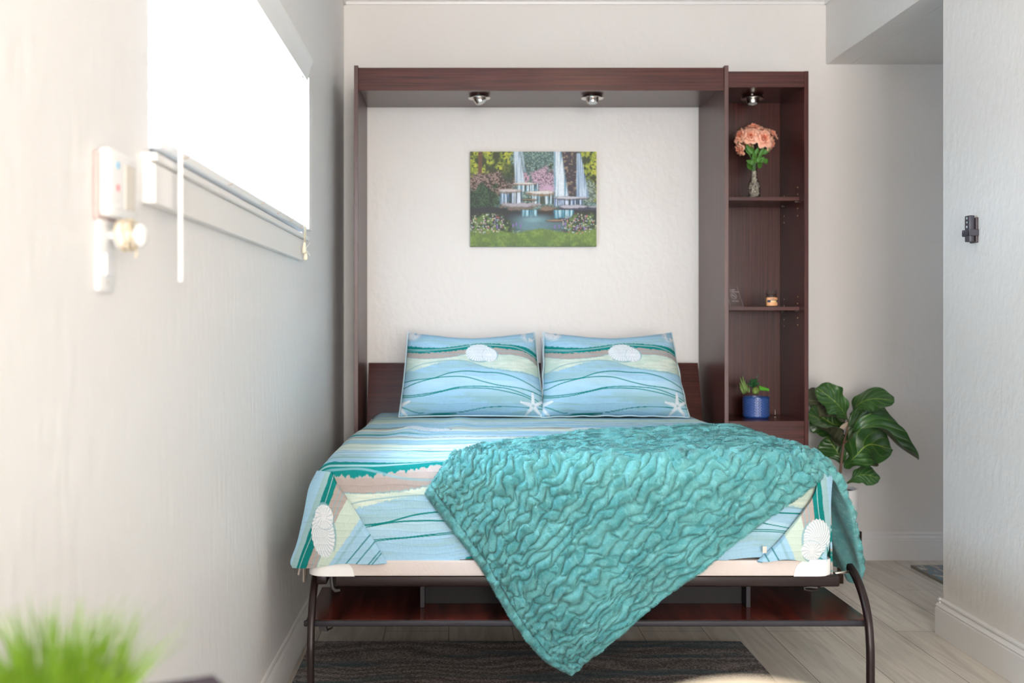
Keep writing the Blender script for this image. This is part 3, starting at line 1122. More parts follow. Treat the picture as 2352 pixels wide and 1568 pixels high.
def drape(s, t, off=0.0, r=.055, sl=-.355, sr=1.040, flare=.20, fflare=.05, t0=.05, y0=3.215, flr=None):
    """(s across the bed, t along it, t < t0 runs over the foot) -> point on the bed's cloth surface"""
    s = np.asarray(s, float)
    t = np.asarray(t, float)
    r = r + off
    # left and right
    nar = sst(3.9, 4.7, y0 + (t - t0)) * .034
    slx = sl + nar
    srx = sr - nar * .3
    aL = np.clip((slx - s) / r, 0, None)
    aR = np.clip((s - srx) / r, 0, None)
    hp_ = math.pi / 2
    tp = sst(4.75, 4.35, y0 + (t - t0))
    def arc(a):
        ac = np.minimum(a, hp_)
        return r * np.sin(ac), r * (1 - np.cos(ac)) + r * np.maximum(a - hp_, 0)
    hL, dL = arc(aL)
    hR, dR = arc(aR)
    fl = flare * tp
    fr = (flare if flr is None else flr) * tp
    x = np.clip(s, slx, srx) - hL + hR - fl * np.maximum(dL - .03, 0) + fr * np.maximum(dR - .03, 0)
    aF = np.clip((t0 - t) / r, 0, None)
    hF, dF = arc(aF)
    y = y0 + np.maximum(t - t0, 0) - hF - fflare * np.maximum(dF - r, 0)
    z = ZT + off - dL - dR - dF
    return x, y, z


def surf_normals(X, Y, Z):
    Pn = np.stack([X, Y, Z], -1)
    du = np.gradient(Pn, axis=0)
    dv = np.gradient(Pn, axis=1)
    n = np.cross(du, dv)
    n /= np.linalg.norm(n, axis=-1, keepdims=True) + 1e-12
    return n


def sheet(parts, thick, name, material, parent=None):
    """parts: list of (X,Y,Z,uv,col) grids, outward = n; joins them into one mesh with a back face"""
    Vs, Qs, UV, CC = [], [], [], []
    base = 0
    for X, Y, Z, uv, col, sgn in parts:
        n_, m_ = X.shape
        N = surf_normals(X, Y, Z) * sgn
        top = np.stack([X, Y, Z], -1)
        bot = top - N * thick
        Vs += [top.reshape(-1, 3), bot.reshape(-1, 3)]
        UV += [uv.reshape(-1, 2)] * 2
        CC += [col.reshape(-1, 3)] * 2
        Qs.append(grid_quads(n_, m_, base, flip=(sgn < 0)))
        Qs.append(grid_quads(n_, m_, base + n_ * m_, flip=(sgn > 0)))
        ring = [i * m_ for i in range(n_)] + [(n_ - 1) * m_ + j for j in range(1, m_)] + [i * m_ + m_ - 1 for i in range(n_ - 2, -1, -1)] + [j for j in range(m_ - 2, 0, -1)]
        ring = np.array(ring) + base
        nx = np.roll(ring, -1)
        q = np.stack([ring, nx, nx + n_ * m_, ring + n_ * m_], -1)
        Qs.append(q)
        base += 2 * n_ * m_
    return np_mesh(name, np.concatenate(Vs), Qs, material, parent, np.concatenate(UV), np.concatenate(CC))


def wrinkle(s, t):
    w = (fbm(s * 5, t * 2.2, 3, 80) - .5) * .010
    w += .012 * np.exp(-((s + .17 - .1 * (t - 1.0)) / .05) ** 2) * np.exp(-((t - .98) / .25) ** 2)
    w += .010 * np.exp(-((s - .02) / .05) ** 2) * np.exp(-((t - 1.35) / .3) ** 2)
    return w


SMIN, SMAX = -.355 - .0864 - .225, 1.040 + .0864 + .225
# A: top with both side drops
ss = np.linspace(SMIN, SMAX, 620)
tt_ = np.concatenate([np.linspace(-.02, .5, 330), np.linspace(.5, 1.83, 330)[1:]])
Sg, Tg = np.meshgrid(ss, tt_, indexing='ij')
X, Y, Z = drape(Sg, Tg, flr=.03)
side = sst(.70, .55, Z)
X = X + side * (.012 * np.sin(Tg * 16 + 1.2) + .006 * np.sin(Tg * 37)) * np.where(Sg < .3, 1, 0)
Z = Z + wrinkle(Sg, Tg) * sst(.66, .74, Z)
colA = quilt_color(Sg - SMIN, -Tg + .05)
uvA = np.stack([Sg, -Tg], -1)
# B: the foot face
sb = np.linspace(-.395, 1.085, 640)
tb = np.linspace(-.255, .07, 230)
Sb, Tb = np.meshgrid(sb, tb, indexing='ij')
Xb, Yb, Zb = drape(Sb, Tb)
Yb = Yb - .003 + (fbm(Sb * 7, Tb * 3, 2, 84) - .5) * .012 * sst(.0, -.15, Tb)
hemw = .006 * np.sin(Sb * 9) + .004 * np.sin(Sb * 23)
Zb = Zb + hemw * sst(-.05, -.255, Tb)
Zb = Zb + wrinkle(Sb, Tb) * sst(.66, .74, Zb)
Zb = np.maximum(Zb, .4722)
colB = quilt_color(Sb - SMIN, -Tb + .05)
uvB = np.stack([Sb, -Tb], -1)


# flaps: the corner cloth folded flat across the foot, given by its outline
def flap(lpts, rpts, xteal, slope, mirror, shell_at, ybase=3.128):
    nv, nh = 170, 200
    q = np.linspace(0, 1, nv)
    def curve(pts):
        k = np.linspace(0, 1, len(pts))
        return cr1(q, [(k[i], pts[i][0]) for i in range(len(pts))]), cr1(q, [(k[i], pts[i][1]) for i in range(len(pts))])
    lx, ly = curve(lpts)
    rx, ry = curve(rpts)
    p = np.linspace(0, 1, nh)
    PX = lx[:, None] * (1 - p) + rx[:, None] * p
    PY = ly[:, None] * (1 - p) + ry[:, None] * p
    PY = PY + 3 * np.sin(p * 9)[None, :] * q[:, None] ** 6
    bul = np.sin(np.pi * np.clip(p, 0, 1)) ** .6
    # the outer edge joins the side drop, the crease lies on the foot face
    D = 3.158 * (1 - p) ** 3 + ybase * (1 - (1 - p) ** 3) + .010 * (1 - q[:, None]) ** 3 - .007 * bul[None, :] * q[:, None] + .012 * np.maximum(p - .93, 0)[None, :] / .07
    D = np.broadcast_to(D, PX.shape)
    X_ = (PX - VX) * D / FPX
    Z_ = EYE + (VY - PY) * D / FPX
    w = (PX - xteal) + slope * (PY - 1299)
    if mirror:
        w = -(PX - xteal) + slope * (PY - 1299)
    v = 1.22 * w / 795.0
    u = (PY - 1100) / 795.0
    xx = np.abs(((u / SC) * .5 + 100)) + 130
    C = np.zeros(v.shape + (3,)) + C_BLUE
    x_m = 240 + u / SC
    y_m = 275 + v / SC
    rag = (fbm(u * 60, v * 200, 3, 91) - .5) * .004
    C = mixc(C, sst(-.022, -.018, v + rag) * 1.0, C_SEA)
    C = mixc(C, sst(-.001, .001, v + rag), C_TEAL)
    C = mixc(C, sst(.0018, .0008, np.abs(v - .015 - .004 * np.sin(u * 20))), C_SEA)
    C = mixc(C, sst(-.001, .001, v - .036 + rag), C_TAUPE)
    C = mixc(C, sst(.002, .001, np.abs(v - .054)) + sst(.002, .001, np.abs(v - .070)), C_GREYB)
    C = mixc(C, sst(-.001, .001, v - .072 - .03 * np.exp(-((u - .0) / .1) ** 2) + rag), C_CREAM)
    vb = .172 - .40 * (u - .10)
    C = mixc(C, sst(-.004, .0, v - vb + rag * 2), npl((155, 193, 214)))
    C = mixc(C, sst(.008, .003, np.abs(v - vb - .022)) * .6, C_GREYB)
    for dv in (.055, .092, .137, .149):
        C = mixc(C, sst(.0032, .0020, np.abs(v - vb - dv + .18 * (u - .25))), npl((20, 110, 112)))
    cx, cy, rx_, ry_, an = shell_at
    C = shell(C, PX, PY, cx, cy, rx_, ry_, an, 1)
    return X_, D.copy(), Z_, np.stack([v, u], -1), C


lf = flap([(728, 1080), (709, 1120), (697, 1180), (682, 1245), (667, 1288), (671, 1304)],
          [(764, 1084), (776, 1112), (802, 1150), (832, 1197), (862, 1245), (890, 1292)], 682, .36, False, (742, 1222, 58, 27, math.radians(-97)))
rf_ = flap([(1914, 1088), (1910, 1130), (1908, 1180), (1907, 1230), (1902, 1268), (1888, 1288)],
           [(1880, 1086), (1868, 1135), (1838, 1180), (1808, 1218), (1780, 1250), (1738, 1287)], 1905, .10, True, (1875, 1238, 46, 31, math.radians(97)))
quilt = sheet([(X, Y, Z, uvA, colA, 1), (Xb, Yb, Zb, uvB, colB, 1), lf + (1,), rf_ + (-1,)], .006, 'quilt', M_quilt)
tag(quilt, 'aqua, teal and cream striped quilt with shell print, spread over the mattress', 'quilt')
tg = bx(.886, .898, 3.121, 3.1225, .496, .515, .0005, 1)

# ------------------------------------------------------------------ pillows
M_piping = mat('pale_piping', lin(190, 212, 218), .8, bump=(300, .3, .001), noise=(200, .05))


def pillow(name, label, cx, yb, zb, w, h, th, lean, colour, material, parent_group=None, ruffle=0.0, sag=.030, piping=True, pad=.030, nx=430, ny=260, rot=0.0, grp=None):
    a = np.linspace(-1, 1, nx)
    b = np.linspace(-1, 1, ny)
    A, Bb = np.meshgrid(a, b, indexing='ij')
    Up = np.array((0, math.sin(lean), math.cos(lean)))
    Xa = np.array((math.cos(rot), math.sin(rot), 0))
    Nn = np.cross(Xa, Up)
    # outline pulled in between the corners
    ox = w / 2 * A * (1 - pad * (1 - Bb ** 2) * np.abs(A) ** 3 * .6)
    top = sag * (1 - np.abs(A) ** 1.6) * np.clip(Bb, 0, 1) ** 2
    low = .008 * (1 - A ** 2) * np.clip(-Bb, 0, 1) ** 2
    oy = h / 2 * (Bb + 1) - top + low
    ox = ox + w * .024 * (-Bb) * A
    prof = ((1 - A ** 4) * (1 - Bb ** 4)) ** .55
    lowb = 1 + .30 * np.exp(-((Bb + .45) / .5) ** 2)
    wr = (fbm(A * 2.2, Bb * 1.5, 3, 44) - .5) * .020 * prof + (fbm(A * 9, Bb * 4, 2, 45) - .5) * .006 * prof
    zf = th * .58 * prof * lowb + wr
    zk = -th * .42 * prof * lowb
    base = np.array((cx, yb, zb))
    def place(z):
        return base + ox[..., None] * Xa + oy[..., None] * Up + z[..., None] * Nn
    F = place(zf)
    K = place(zk)
    zt_, zb_ = F[..., 2].max(), F[..., 2].min()
    C = colour(A, (F[..., 2] - zb_) / (zt_ - zb_) * 2 - 1)
    n_, m_ = A.shape
    V = np.concatenate([F.reshape(-1, 3), K.reshape(-1, 3)])
    Q = [grid_quads(n_, m_, 0), grid_quads(n_, m_, n_ * m_, flip=True)]
    ring = np.array([i * m_ for i in range(n_)] + [(n_ - 1) * m_ + j for j in range(1, m_)] + [i * m_ + m_ - 1 for i in range(n_ - 2, -1, -1)] + [j for j in range(m_ - 2, 0, -1)])
    nx_ = np.roll(ring, -1)
    Q.append(np.stack([ring, ring + n_ * m_, nx_ + n_ * m_, nx_], -1))
    uv = np.stack([A * w / 2, -Bb * h / 2], -1).reshape(-1, 2)
    o = thing(name, label, 'pillow', (cx, yb, zb), grp)
    np_mesh('cover', V, Q, material, o, np.concatenate([uv, uv]), np.concatenate([C.reshape(-1, 3)] * 2))
    if piping:
        rp = F.reshape(-1, 3)[ring][::6]
        k = np.arange(len(rp))
        bm = B()
        pts = [Vector(p) for p in rp]
        out = []
        cen = Vector(base + Up * h / 2)
        for i, p in enumerate(pts):
            d = (p - cen)
            d.normalize()
            out.append(p + d * (.003 + ruffle * math.sin(i * .55)))
        tube(bm, out + [out[0], out[1]], .0030, 6, cap=False)
        obj('piping', bm, M_piping, o, smooth=True)
    return o


def pcol(shift=0.0, stars=True):
    def f(A, Bb):
        x = 230 + (A + 1) / 2 * 1970 + shift
        y = 80 + (1 - Bb) / 2 * 1190
        C = motif(x, y)
        C = shell(C, x, y, 1340 + shift * .4, 365, 215, 122)
        if stars:
            C = star(C, x, y, 200 + shift, 1130, 190, .5)
            C = star(C, x, y, 2040 + shift, 1110, 190, .3)
        dd = fbm(x * .02, y * .02, 2, 77)
        corner = sst(120, 60, np.hypot((x - 300) * .7, y - 95)) + sst(150, 80, np.hypot((x - 2170) * .6, y - 110))
        C = mixc(C, np.clip(corner, 0, 1) * sst(.4, .5, dd), C_WHITE)
        return C
    return f


LEAN = math.radians(32)
pillow('pillow', 'left quilted pillow with teal waves and a white shell, leaning at the bed head', -0.0 + (1085 - VX) * 4.66 / FPX, 4.70, .748, .600, .425, .17, LEAN, pcol(0), M_quilt, sag=.052, rot=0.0, grp=None)
pillow('pillow', 'right quilted pillow with teal waves, nearest the shelf tower', (1415 - VX) * 4.66 / FPX, 4.69, .748, .605, .425, .17, LEAN, pcol(-40), M_quilt, ruffle=.002, sag=.052)


def wcol(A, Bb):
    C = np.zeros(A.shape + (3,)) + npl((236, 236, 240))
    f1, f2, idv = worley(A * 7, Bb * 5, 5)
    C = mixc(C, sst(.26, .20, f1) * (idv > .45), npl((60, 96, 128)))
    return C


M_plain = colattr('printed_white_cotton', .85)
pillow('sleeping_pillow', 'white pillow with small navy marks peeking above the right patterned pillow', .665, 4.895, .750, .54, .395, .10, LEAN, wcol, M_plain, sag=.022, piping=False, nx=160, ny=110)

# ------------------------------------------------------------------ throw: ruched faux fur
CL = np.array((-.084, -.080))
TI = np.array((.336, -.595))
E_ = np.array((1.490, .215))
F_ = np.array((1.500, 1.10))


def bez(pts, q):
    k = np.linspace(0, 1, len(pts))
    return np.stack([cr1(q, [(k[i], pts[i][0]) for i in range(len(pts))]), cr1(q, [(k[i], pts[i][1]) for i in range(len(pts))])], -1)


NA, NB = 900, 560
qa = np.linspace(0, 1, NA)
qb = np.linspace(0, 1, NB)
# a runs along T->E (lower right edge) and CL->F (upper edge); b runs T->CL and E->F
low = bez([TI, (.400, -.540), (.568, -.405), (.741, -.275), (.89, -.165), (1.020, -.075), (1.10, -.010), (1.22, .055), (1.36, .125), E_], qa)
upp = bez([CL, (-.020, .02), (.06, .17), (.19, .37), (.40, .60), (.66, .77), (.88, .86), (1.06, .92), (1.25, 1.0), F_], qa)
lef = bez([TI, (.250, -.545), (.160, -.430), (.075, -.290), (-.020, -.165), CL], qb)
rig = bez([E_, (1.50, .45), (1.50, .68), (1.50, .90), F_], qb)
A2, B2 = np.meshgrid(qa, qb, indexing='ij')
Pst = ((1 - B2)[..., None] * low[:, None, :] + B2[..., None] * upp[:, None, :] + (1 - A2)[..., None] * lef[None, :, :] + A2[..., None] * rig[None, :, :]
       - ((1 - A2) * (1 - B2))[..., None] * TI - (A2 * (1 - B2))[..., None] * E_ - ((1 - A2) * B2)[..., None] * CL - (A2 * B2)[..., None] * F_)
s_, t_ = Pst[..., 0], Pst[..., 1]
X, Y, Z = drape(s_, t_, off=.012, flare=.2, flr=.40, fflare=.055)
# folds of the hanging side
sd = sst(.70, .5, Z) * sst(1.02, 1.10, s_)
X = X + sd * (.020 * np.sin(t_ * 17 + .6) + .010 * np.sin(t_ * 41) + .012)
# gentle swells on top and in the hanging tip
hang = sst(.62, .40, Z) * (1 - sst(1.02, 1.10, s_))
Y = Y - hang * (.010 * np.sin((s_ * .8 + t_ * .6) * 20) + .008)
Z = Z + (fbm(s_ * 3, t_ * 3, 2, 95) - .45) * .022 * sst(.6, .74, Z)
N = surf_normals(X, Y, Z)
if N[NA // 2, NB // 2, 2] < 0:
    N = -N
# cloth coordinates in metres
La, Lb = 1.25, .90
cu, cv = A2 * La, B2 * Lb
wx = (fbm(cu * 13, cv * 13, 2, 101) - .5)
wy = (fbm(cu * 13, cv * 13, 2, 102) - .5)
gx = cu / .042 + wx * 1.5
gy = cv / .030 + wy * 1.9 + .42 * (fbm(cu * 6, cv * 6, 2, 106)) * np.sin(2 * np.pi * cu / .052 + 9 * fbm(cu * 4, cv * 4, 2, 104))
row = np.floor(gy).astype(int)
fy_c = gy - row
gx = gx + _T[row & 255, 17] * 3 + .22 * np.sin(2 * np.pi * gy * .5 + _T[row & 255, 33] * 6)
colm = np.floor(gx).astype(int)
fx_c = gx - colm
def cut(cc):
    return (_T[row & 255, (cc * 5 + 3) & 255] > .14) * 1.0
ex = np.minimum(fx_c + (1 - cut(colm)), (1 - fx_c) + (1 - cut(colm + 1)))
ey = np.minimum(fy_c, 1 - fy_c)
idv = _T[(row * 3) & 255, (colm * 7) & 255]
hy = np.sqrt(np.clip(1 - (1 - np.clip(ey / .46, 0, 1)) ** 2.4, 0, 1))
hx = np.sqrt(np.clip(1 - (1 - np.clip(ex / .26, 0, 1)) ** 2.2, 0, 1))
cell = hx * hy * (.72 + .40 * idv)
edge_d = np.minimum.reduce([A2 * La, (1 - A2) * La, B2 * Lb, (1 - B2) * Lb])
# a plain gathered band along the lower-left hem
band_d = A2 * La
inb = sst(.036, .030, band_d)
cell = cell * (1 - inb) + inb * (.55 + .45 * sst(.25, .6, fbm(cv * 55, cu * 6, 2, 110)))
cell = cell * (1 - .9 * sst(.006, .0, np.abs(band_d - .037)))
rim = np.sqrt(np.clip(1 - (1 - np.clip(edge_d / .014, 0, 1)) ** 2, 0, 1))
fine = (fbm(cu * 260, cv * 260, 2, 120) - .5)
mid = (fbm(cu * 60, cv * 60, 3, 121) - .5)
Hh = rim * (.004 + .0190 * np.maximum(cell, 0) + .005 * mid + .0012 * fine)
Pt = np.stack([X, Y, Z], -1)
Top = Pt + N * Hh[..., None]
Bot = Pt - N * (.004 * rim)[..., None]
tealA, tealB, tealC = npl((112, 180, 180)), npl((90, 163, 165)), npl((138, 202, 203))
tn = fbm(cu * 40, cv * 40, 3, 130)
Cc = tealB * (1 - sst(.3, .7, tn))[..., None] + tealA * sst(.3, .7, tn)[..., None]
tn2 = fbm(cu * 200, cv * 90, 2, 131)
Cc = Cc * (1 - sst(.55, .8, tn2)[..., None] * .5) + tealC * sst(.55, .8, tn2)[..., None] * .5
V = np.concatenate([Top.reshape(-1, 3), Bot[::1].reshape(-1, 3)])
ring = np.array([i * NB for i in range(NA)] + [(NA - 1) * NB + j for j in range(1, NB)] + [i * NB + NB - 1 for i in range(NA - 2, -1, -1)] + [j for j in range(NB - 2, 0, -1)])
nx_ = np.roll(ring, -1)
Q = [grid_quads(NA, NB, 0), grid_quads(NA, NB, NA * NB, flip=True), np.stack([ring, ring + NA * NB, nx_ + NA * NB, nx_], -1)]
# short pile: one slim blade per hair, combed by a slowly turning direction
NH = 520000
ia = rng.random(NH) * (NA - 1.001)
ib = rng.random(NH) * (NB - 1.001)
i0, j0 = ia.astype(int), ib.astype(int)
fa, fb_ = (ia - i0)[:, None], (ib - j0)[:, None]
def samp(G):
    return (G[i0, j0] * (1 - fa) + G[i0 + 1, j0] * fa) * (1 - fb_) + (G[i0, j0 + 1] * (1 - fa) + G[i0 + 1, j0 + 1] * fa) * fb_
roots = samp(Top)
Nt = surf_normals(Top[..., 0], Top[..., 1], Top[..., 2])
if Nt[NA // 2, NB // 2, 2] < 0:
    Nt = -Nt
nn = samp(Nt)
cul, cvl = samp(cu[..., None])[:, 0], samp(cv[..., None])[:, 0]
ang = fbm(cul * 22, cvl * 22, 2, 140) * 4 * math.pi + rng.normal(0, .28, NH)
du_ = np.gradient(Top, axis=0)
du_ /= np.linalg.norm(du_, axis=-1, keepdims=True) + 1e-9
tu = samp(du_)
tv = np.cross(nn, tu)
dirn = tu * np.cos(ang)[:, None] + tv * np.sin(ang)[:, None]
ln = (.0028 + .0050 * np.clip(samp(cell[..., None])[:, 0], 0, 1) + .0018 * rng.random(NH))[:, None]
tip = roots + nn * ln * .42 + dirn * ln * .95
sidev = np.cross(nn, dirn) * (.00034 + .00016 * rng.random(NH))[:, None]
mid_ = roots + nn * ln * .38 + dirn * ln * .30
r0 = roots - nn * .001 - sidev
r1 = roots - nn * .001 + sidev
m0 = mid_ - sidev * .8
m1 = mid_ + sidev * .8
hv = np.stack([r0, r1, m1, m0, tip], 1).reshape(-1, 3)
b0 = len(V) + 5 * np.arange(NH)
Q.append(np.stack([b0, b0 + 1, b0 + 2, b0 + 3], -1))
Q.append(np.stack([b0 + 3, b0 + 2, b0 + 4], -1))
hc = samp(Cc) * (0.92 + .22 * rng.random(NH))[:, None]
cols = np.concatenate([Cc.reshape(-1, 3)] * 2 + [np.repeat(hc, 5, axis=0)])
M_fur = colattr('teal_plush', .9, sheen=.2, spec=.15)
throw = np_mesh('throw_blanket', np.concatenate([V, hv]), Q, M_fur, None, None, cols)
tag(throw, 'fluffy ruched teal throw blanket draped diagonally over the foot of the bed', 'blanket')
care = obj('care_tag', tg, mat('cream_tag', lin(214, 204, 192), .7, noise=(80, .05)), quilt)

# ------------------------------------------------------------------ painting on canvas
PXA, PXB, PYA, PYB = (1080 - VX) * 5.27 / FPX, (1370 - VX) * 5.27 / FPX, EYE + (VY - 566) * 5.27 / FPX, EYE + (VY - 348) * 5.27 / FPX


def scene_col(x, y):
    """x 0..1 right, y 0..1 down: woodland waterfall with terraces, pond, flowers and lawn"""
    asp = 1.33
    n = lambda fx, fy, s, o=4: fbm(x * fx * asp, y * fy, o, s)
    def speck(sc, seed, sy=None):
        return worley(x * sc * asp + n(8, 8, seed + 1) * 1.5, y * (sy or sc), seed)
    C = np.zeros(x.shape + (3,)) + npl((52, 66, 54))
    f1, f2, i1 = speck(62, 1)
    # back cliff, grey teal leaves
    C = mixc(C, sst(.30, .55, n(20, 20, 3)) * .9, npl((92, 120, 116)))
    C = mixc(C, (i1 > .52) * sst(.5, .3, f1) * .8, npl((150, 184, 172)))
    C = mixc(C, (i1 < .25) * sst(.5, .3, f1) * .7, npl((70, 88, 92)))
    C = mixc(C, (i1 > .80) * sst(.5, .3, f1) * .5, npl((190, 200, 160)))
    # right rocks
    rk = sst(.70, .74, x) * sst(.88, .84, x)
    C = mixc(C, rk, npl((66, 58, 66)))
    C = mixc(C, rk * sst(.55, .7, n(40, 60, 7)), npl((150, 128, 108)))
    # yellow-green canopies
    for reg in (sst(.38, .33, x + .05 * np.sin(y * 20)) * sst(.34, .26, y + .1 * (x - .2)), sst(.86, .90, x + .03 * np.sin(y * 16)) * sst(.36, .28, y), sst(.92, .97, x) * sst(.55, .5, y)):
        C = mixc(C, reg, npl((58, 66, 34)))
        g = n(16, 16, 9)
        C = mixc(C, reg * sst(.42, .55, g) * (i1 > .3), npl((136, 152, 42)))
        C = mixc(C, reg * sst(.5, .62, g) * (i1 > .55), npl((192, 190, 44)))
    # trunk
    C = mixc(C, sst(.018, .012, np.abs(x - .08 + .01 * y)) * sst(.42, .36, y), npl((108, 72, 50)))
    # pink and brown shrubs
    def blob(cx, cy, rx, ry, s):
        return sst(1.1, .75, np.hypot((x - cx) / rx, (y - cy) / ry) + (n(14, 14, s) - .5) * .9)
    g2 = blob(.16, .34, .22, .13, 31)
    C = mixc(C, g2, npl((70, 58, 50)))
    C = mixc(C, g2 * (i1 > .42) * sst(.6, .3, f1) * (.4 + .6 * n(50, 50, 32)), npl((190, 156, 146)))
    g2 = blob(.10, .50, .17, .15, 33)
    C = mixc(C, g2, npl((36, 54, 40)))
    C = mixc(C, g2 * (i1 > .5) * sst(.6, .2, f1) * (.3 + .7 * n(50, 50, 34)), npl((78, 120, 72)))
    g2 = blob(.30, .22, .06, .12, 35)
    C = mixc(C, g2 * .8, npl((40, 62, 42)))
    g2 = blob(.59, .29, .11, .13, 37)
    C = mixc(C, g2 * .75, npl((140, 108, 128)))
    C = mixc(C, g2 * (i1 > .35) * sst(.55, .3, f1), npl((216, 178, 200)))
    g2 = blob(.42, .28, .05, .06, 38)
    C = mixc(C, g2 * (i1 > .3), npl((196, 150, 170)))
    g2 = blob(.63, .40, .08, .06, 39)
    C = mixc(C, g2 * (i1 > .3), npl((206, 168, 196)))
    g2 = blob(.93, .42, .08, .12, 40)
    C = mixc(C, g2 * .9, npl((90, 108, 96)))
    C = mixc(C, g2 * (i1 > .5), npl((150, 164, 150)))
    # falls
    st = fbm(x * 130, y * 3, 3, 51)
    def fall(xc, w0, w1, y0, y1, blue=(120, 152, 188), white=(232, 242, 250), a=.95):
        nonlocal C
        t = np.clip((y - y0) / (y1 - y0), 0, 1)
        w = w0 + (w1 - w0) * t
        m_ = sst(w, w * .6, np.abs(x - xc - .03 * t)) * sst(y0 - .01, y0 + .01, y) * sst(y1 + .02, y1 - .01, y)
        C = mixc(C, m_ * a, npl(blue))
        C = mixc(C, m_ * sst(.42, .62, st + .25 * (1 - np.abs(x - xc - .03 * t) / np.maximum(w, 1e-3)) - .1) * a, npl(white))
    fall(.365, .03, .045, -.02, .33, (128, 160, 190), (214, 230, 240), .85)
    fall(.405, .012, .012, -.02, .22, (128, 160, 190), (190, 212, 224), .5)
    fall(.69, .035, .07, -.02, .47, (120, 168, 196))
    fall(.86, .02, .06, .02, .48, (112, 146, 186), (206, 224, 240), .9)
    # terraces: falling curtains then ledges
    def curtain(xa, xb, ya, yb, c1=(96, 140, 178), c2=(226, 236, 246), dark=(40, 52, 44)):
        nonlocal C
        m_ = sst(xa - .01, xa + .01, x + .02 * (n(30, 6, 61) - .5)) * sst(xb + .01, xb - .01, x) * sst(ya - .008, ya, y) * sst(yb + .01, yb - .01, y + .03 * (n(40, 3, 62) - .5))
        C = mixc(C, m_, npl(dark))
        C = mixc(C, m_ * sst(.40, .5, st), npl(c1))
        C = mixc(C, m_ * sst(.53, .66, st), npl(c2))
    def ledge(cx, cy, rx, ry, c=(206, 196, 196), c2=(150, 122, 104)):
        nonlocal C
        w_ = .9 * (n(9, 14, 64) - .5) + .5 * (n(40, 60, 65) - .5)
        d = np.hypot((x - cx) / rx, (y - cy - ry * .45) / (ry * 1.35)) + w_
        C = mixc(C, sst(1.05, .8, d) * (.55 + .45 * n(60, 30, 66)), npl(c2))
        d = np.hypot((x - cx) / rx, (y - cy) / (ry * .85)) + w_
        C = mixc(C, sst(1.0, .5, d) * (.7 + .3 * n(40, 80, 67)), npl(c))
    wat = sst(.58, .62, y + .02 * np.sin(x * 9)) * sst(.84, .82, y)
    C = mixc(C, wat, npl((44, 46, 48)))
    curtain(.38, .54, .34, .42, (98, 150, 176), (214, 232, 240))
    ledge(.44, .335, .11, .014, (232, 228, 224))
    curtain(.24, .41, .42, .55)
    ledge(.32, .41, .11, .020, (214, 200, 200), (130, 112, 96))
    curtain(.48, .67, .43, .55, (110, 160, 180), (224, 236, 240), (66, 72, 56))
    ledge(.54, .43, .13, .026, (236, 232, 226), (150, 120, 90))
    ledge(.46, .505, .08, .012, (150, 122, 96), (50, 44, 36))
    curtain(.66, .89, .49, .57, (98, 132, 176), (220, 230, 244))
    ledge(.80, .485, .15, .016, (216, 214, 222), (84, 84, 100))
    ledge(.40, .56, .20, .036, (188, 182, 194), (128, 108, 96))
    ledge(.62, .60, .10, .034, (150, 124, 104), (60, 46, 40))
    ledge(.83, .58, .20, .028, (196, 194, 206), (70, 72, 92))
    curtain(.41, .53, .62, .68, (60, 140, 164), (176, 216, 226), (48, 96, 112))
    curtain(.66, .82, .62, .70, (60, 150, 176), (196, 226, 234), (50, 104, 124))
    gl = np.exp(-((x - .50) / .13) ** 2) * sst(.64, .72, y) * sst(.85, .80, y)
    C = mixc(C, gl * .95, npl((128, 170, 182)))
    gl = sst(.36, .46, x) * sst(.84, .78, x) * sst(.72, .76, y) * sst(.85, .8, y)
    C = mixc(C, gl * .7, npl((96, 128, 134)))
    ledge(.68, .725, .09, .010, (176, 138, 108), (86, 62, 50))
    # flower banks
    for cx, rx, top_ in ((.14, .20, .66), (.90, .17, .64)):
        m_ = sst(1.0, .85, np.hypot((x - cx) / rx, (y - .80) / .17) + (n(18, 18, 71) - .5) * .5)
        C = mixc(C, m_, npl((50, 64, 44)))
        C = mixc(C, m_ * sst(.5, .6, n(30, 30, 72)), npl((98, 124, 60)))
    C = mixc(C, sst(.82, .85, y + .02 * np.sin(x * 14) + .015 * (n(30, 10, 73) - .5)), npl((104, 132, 50)))
    g = sst(.82, .85, y + .02 * np.sin(x * 14))
    C = mixc(C, g * sst(.45, .65, n(110, 60, 74)) * .7, npl((136, 158, 68)))
    C = mixc(C, g * sst(.55, .4, n(14, 20, 76)) * .6, npl((84, 106, 48)))
    C = mixc(C, g * sst(.93, 1.0, y) * sst(.4, .6, n(40, 40, 75)) * .8, npl((74, 92, 48)))
    q1, q2, qi = worley(x * 48 * asp + 2 * n(9, 9, 78), y * 48 + 2 * n(9, 9, 79), 9)
    dots = sst(.42, .20, q1) * .85
    for cx, rx in ((.13, .17), (.86, .15)):
        z_ = sst(1.05, .9, np.hypot((x - cx) / rx, (y - .76) / .11))
        C = mixc(C, z_ * dots * (qi > .66), npl((236, 226, 200)))
        C = mixc(C, z_ * dots * (qi < .16), npl((226, 110, 120)))
        C = mixc(C, z_ * dots * (qi > .30) * (qi < .38), npl((206, 150, 200)))
        C = mixc(C, z_ * dots * (qi > .50) * (qi < .56), npl((170, 190, 226)))
    for cx, cy in ((.34, .78), (.365, .765), (.40, .78), (.215, .795), (.67, .79), (.705, .785), (.755, .76), (.84, .81), (.905, .81)):
        C = mixc(C, sst(1, .5, np.hypot((x - cx) / .008, (y - cy) / .028)), npl((134, 104, 178)))
    C = C * (1 + .35 * (fbm(x * 150, y * 150, 2, 81) - .5))[..., None]
    g_ = C.mean(-1, keepdims=True)
    return (C * .92 + g_ * .08) * .98 + .03


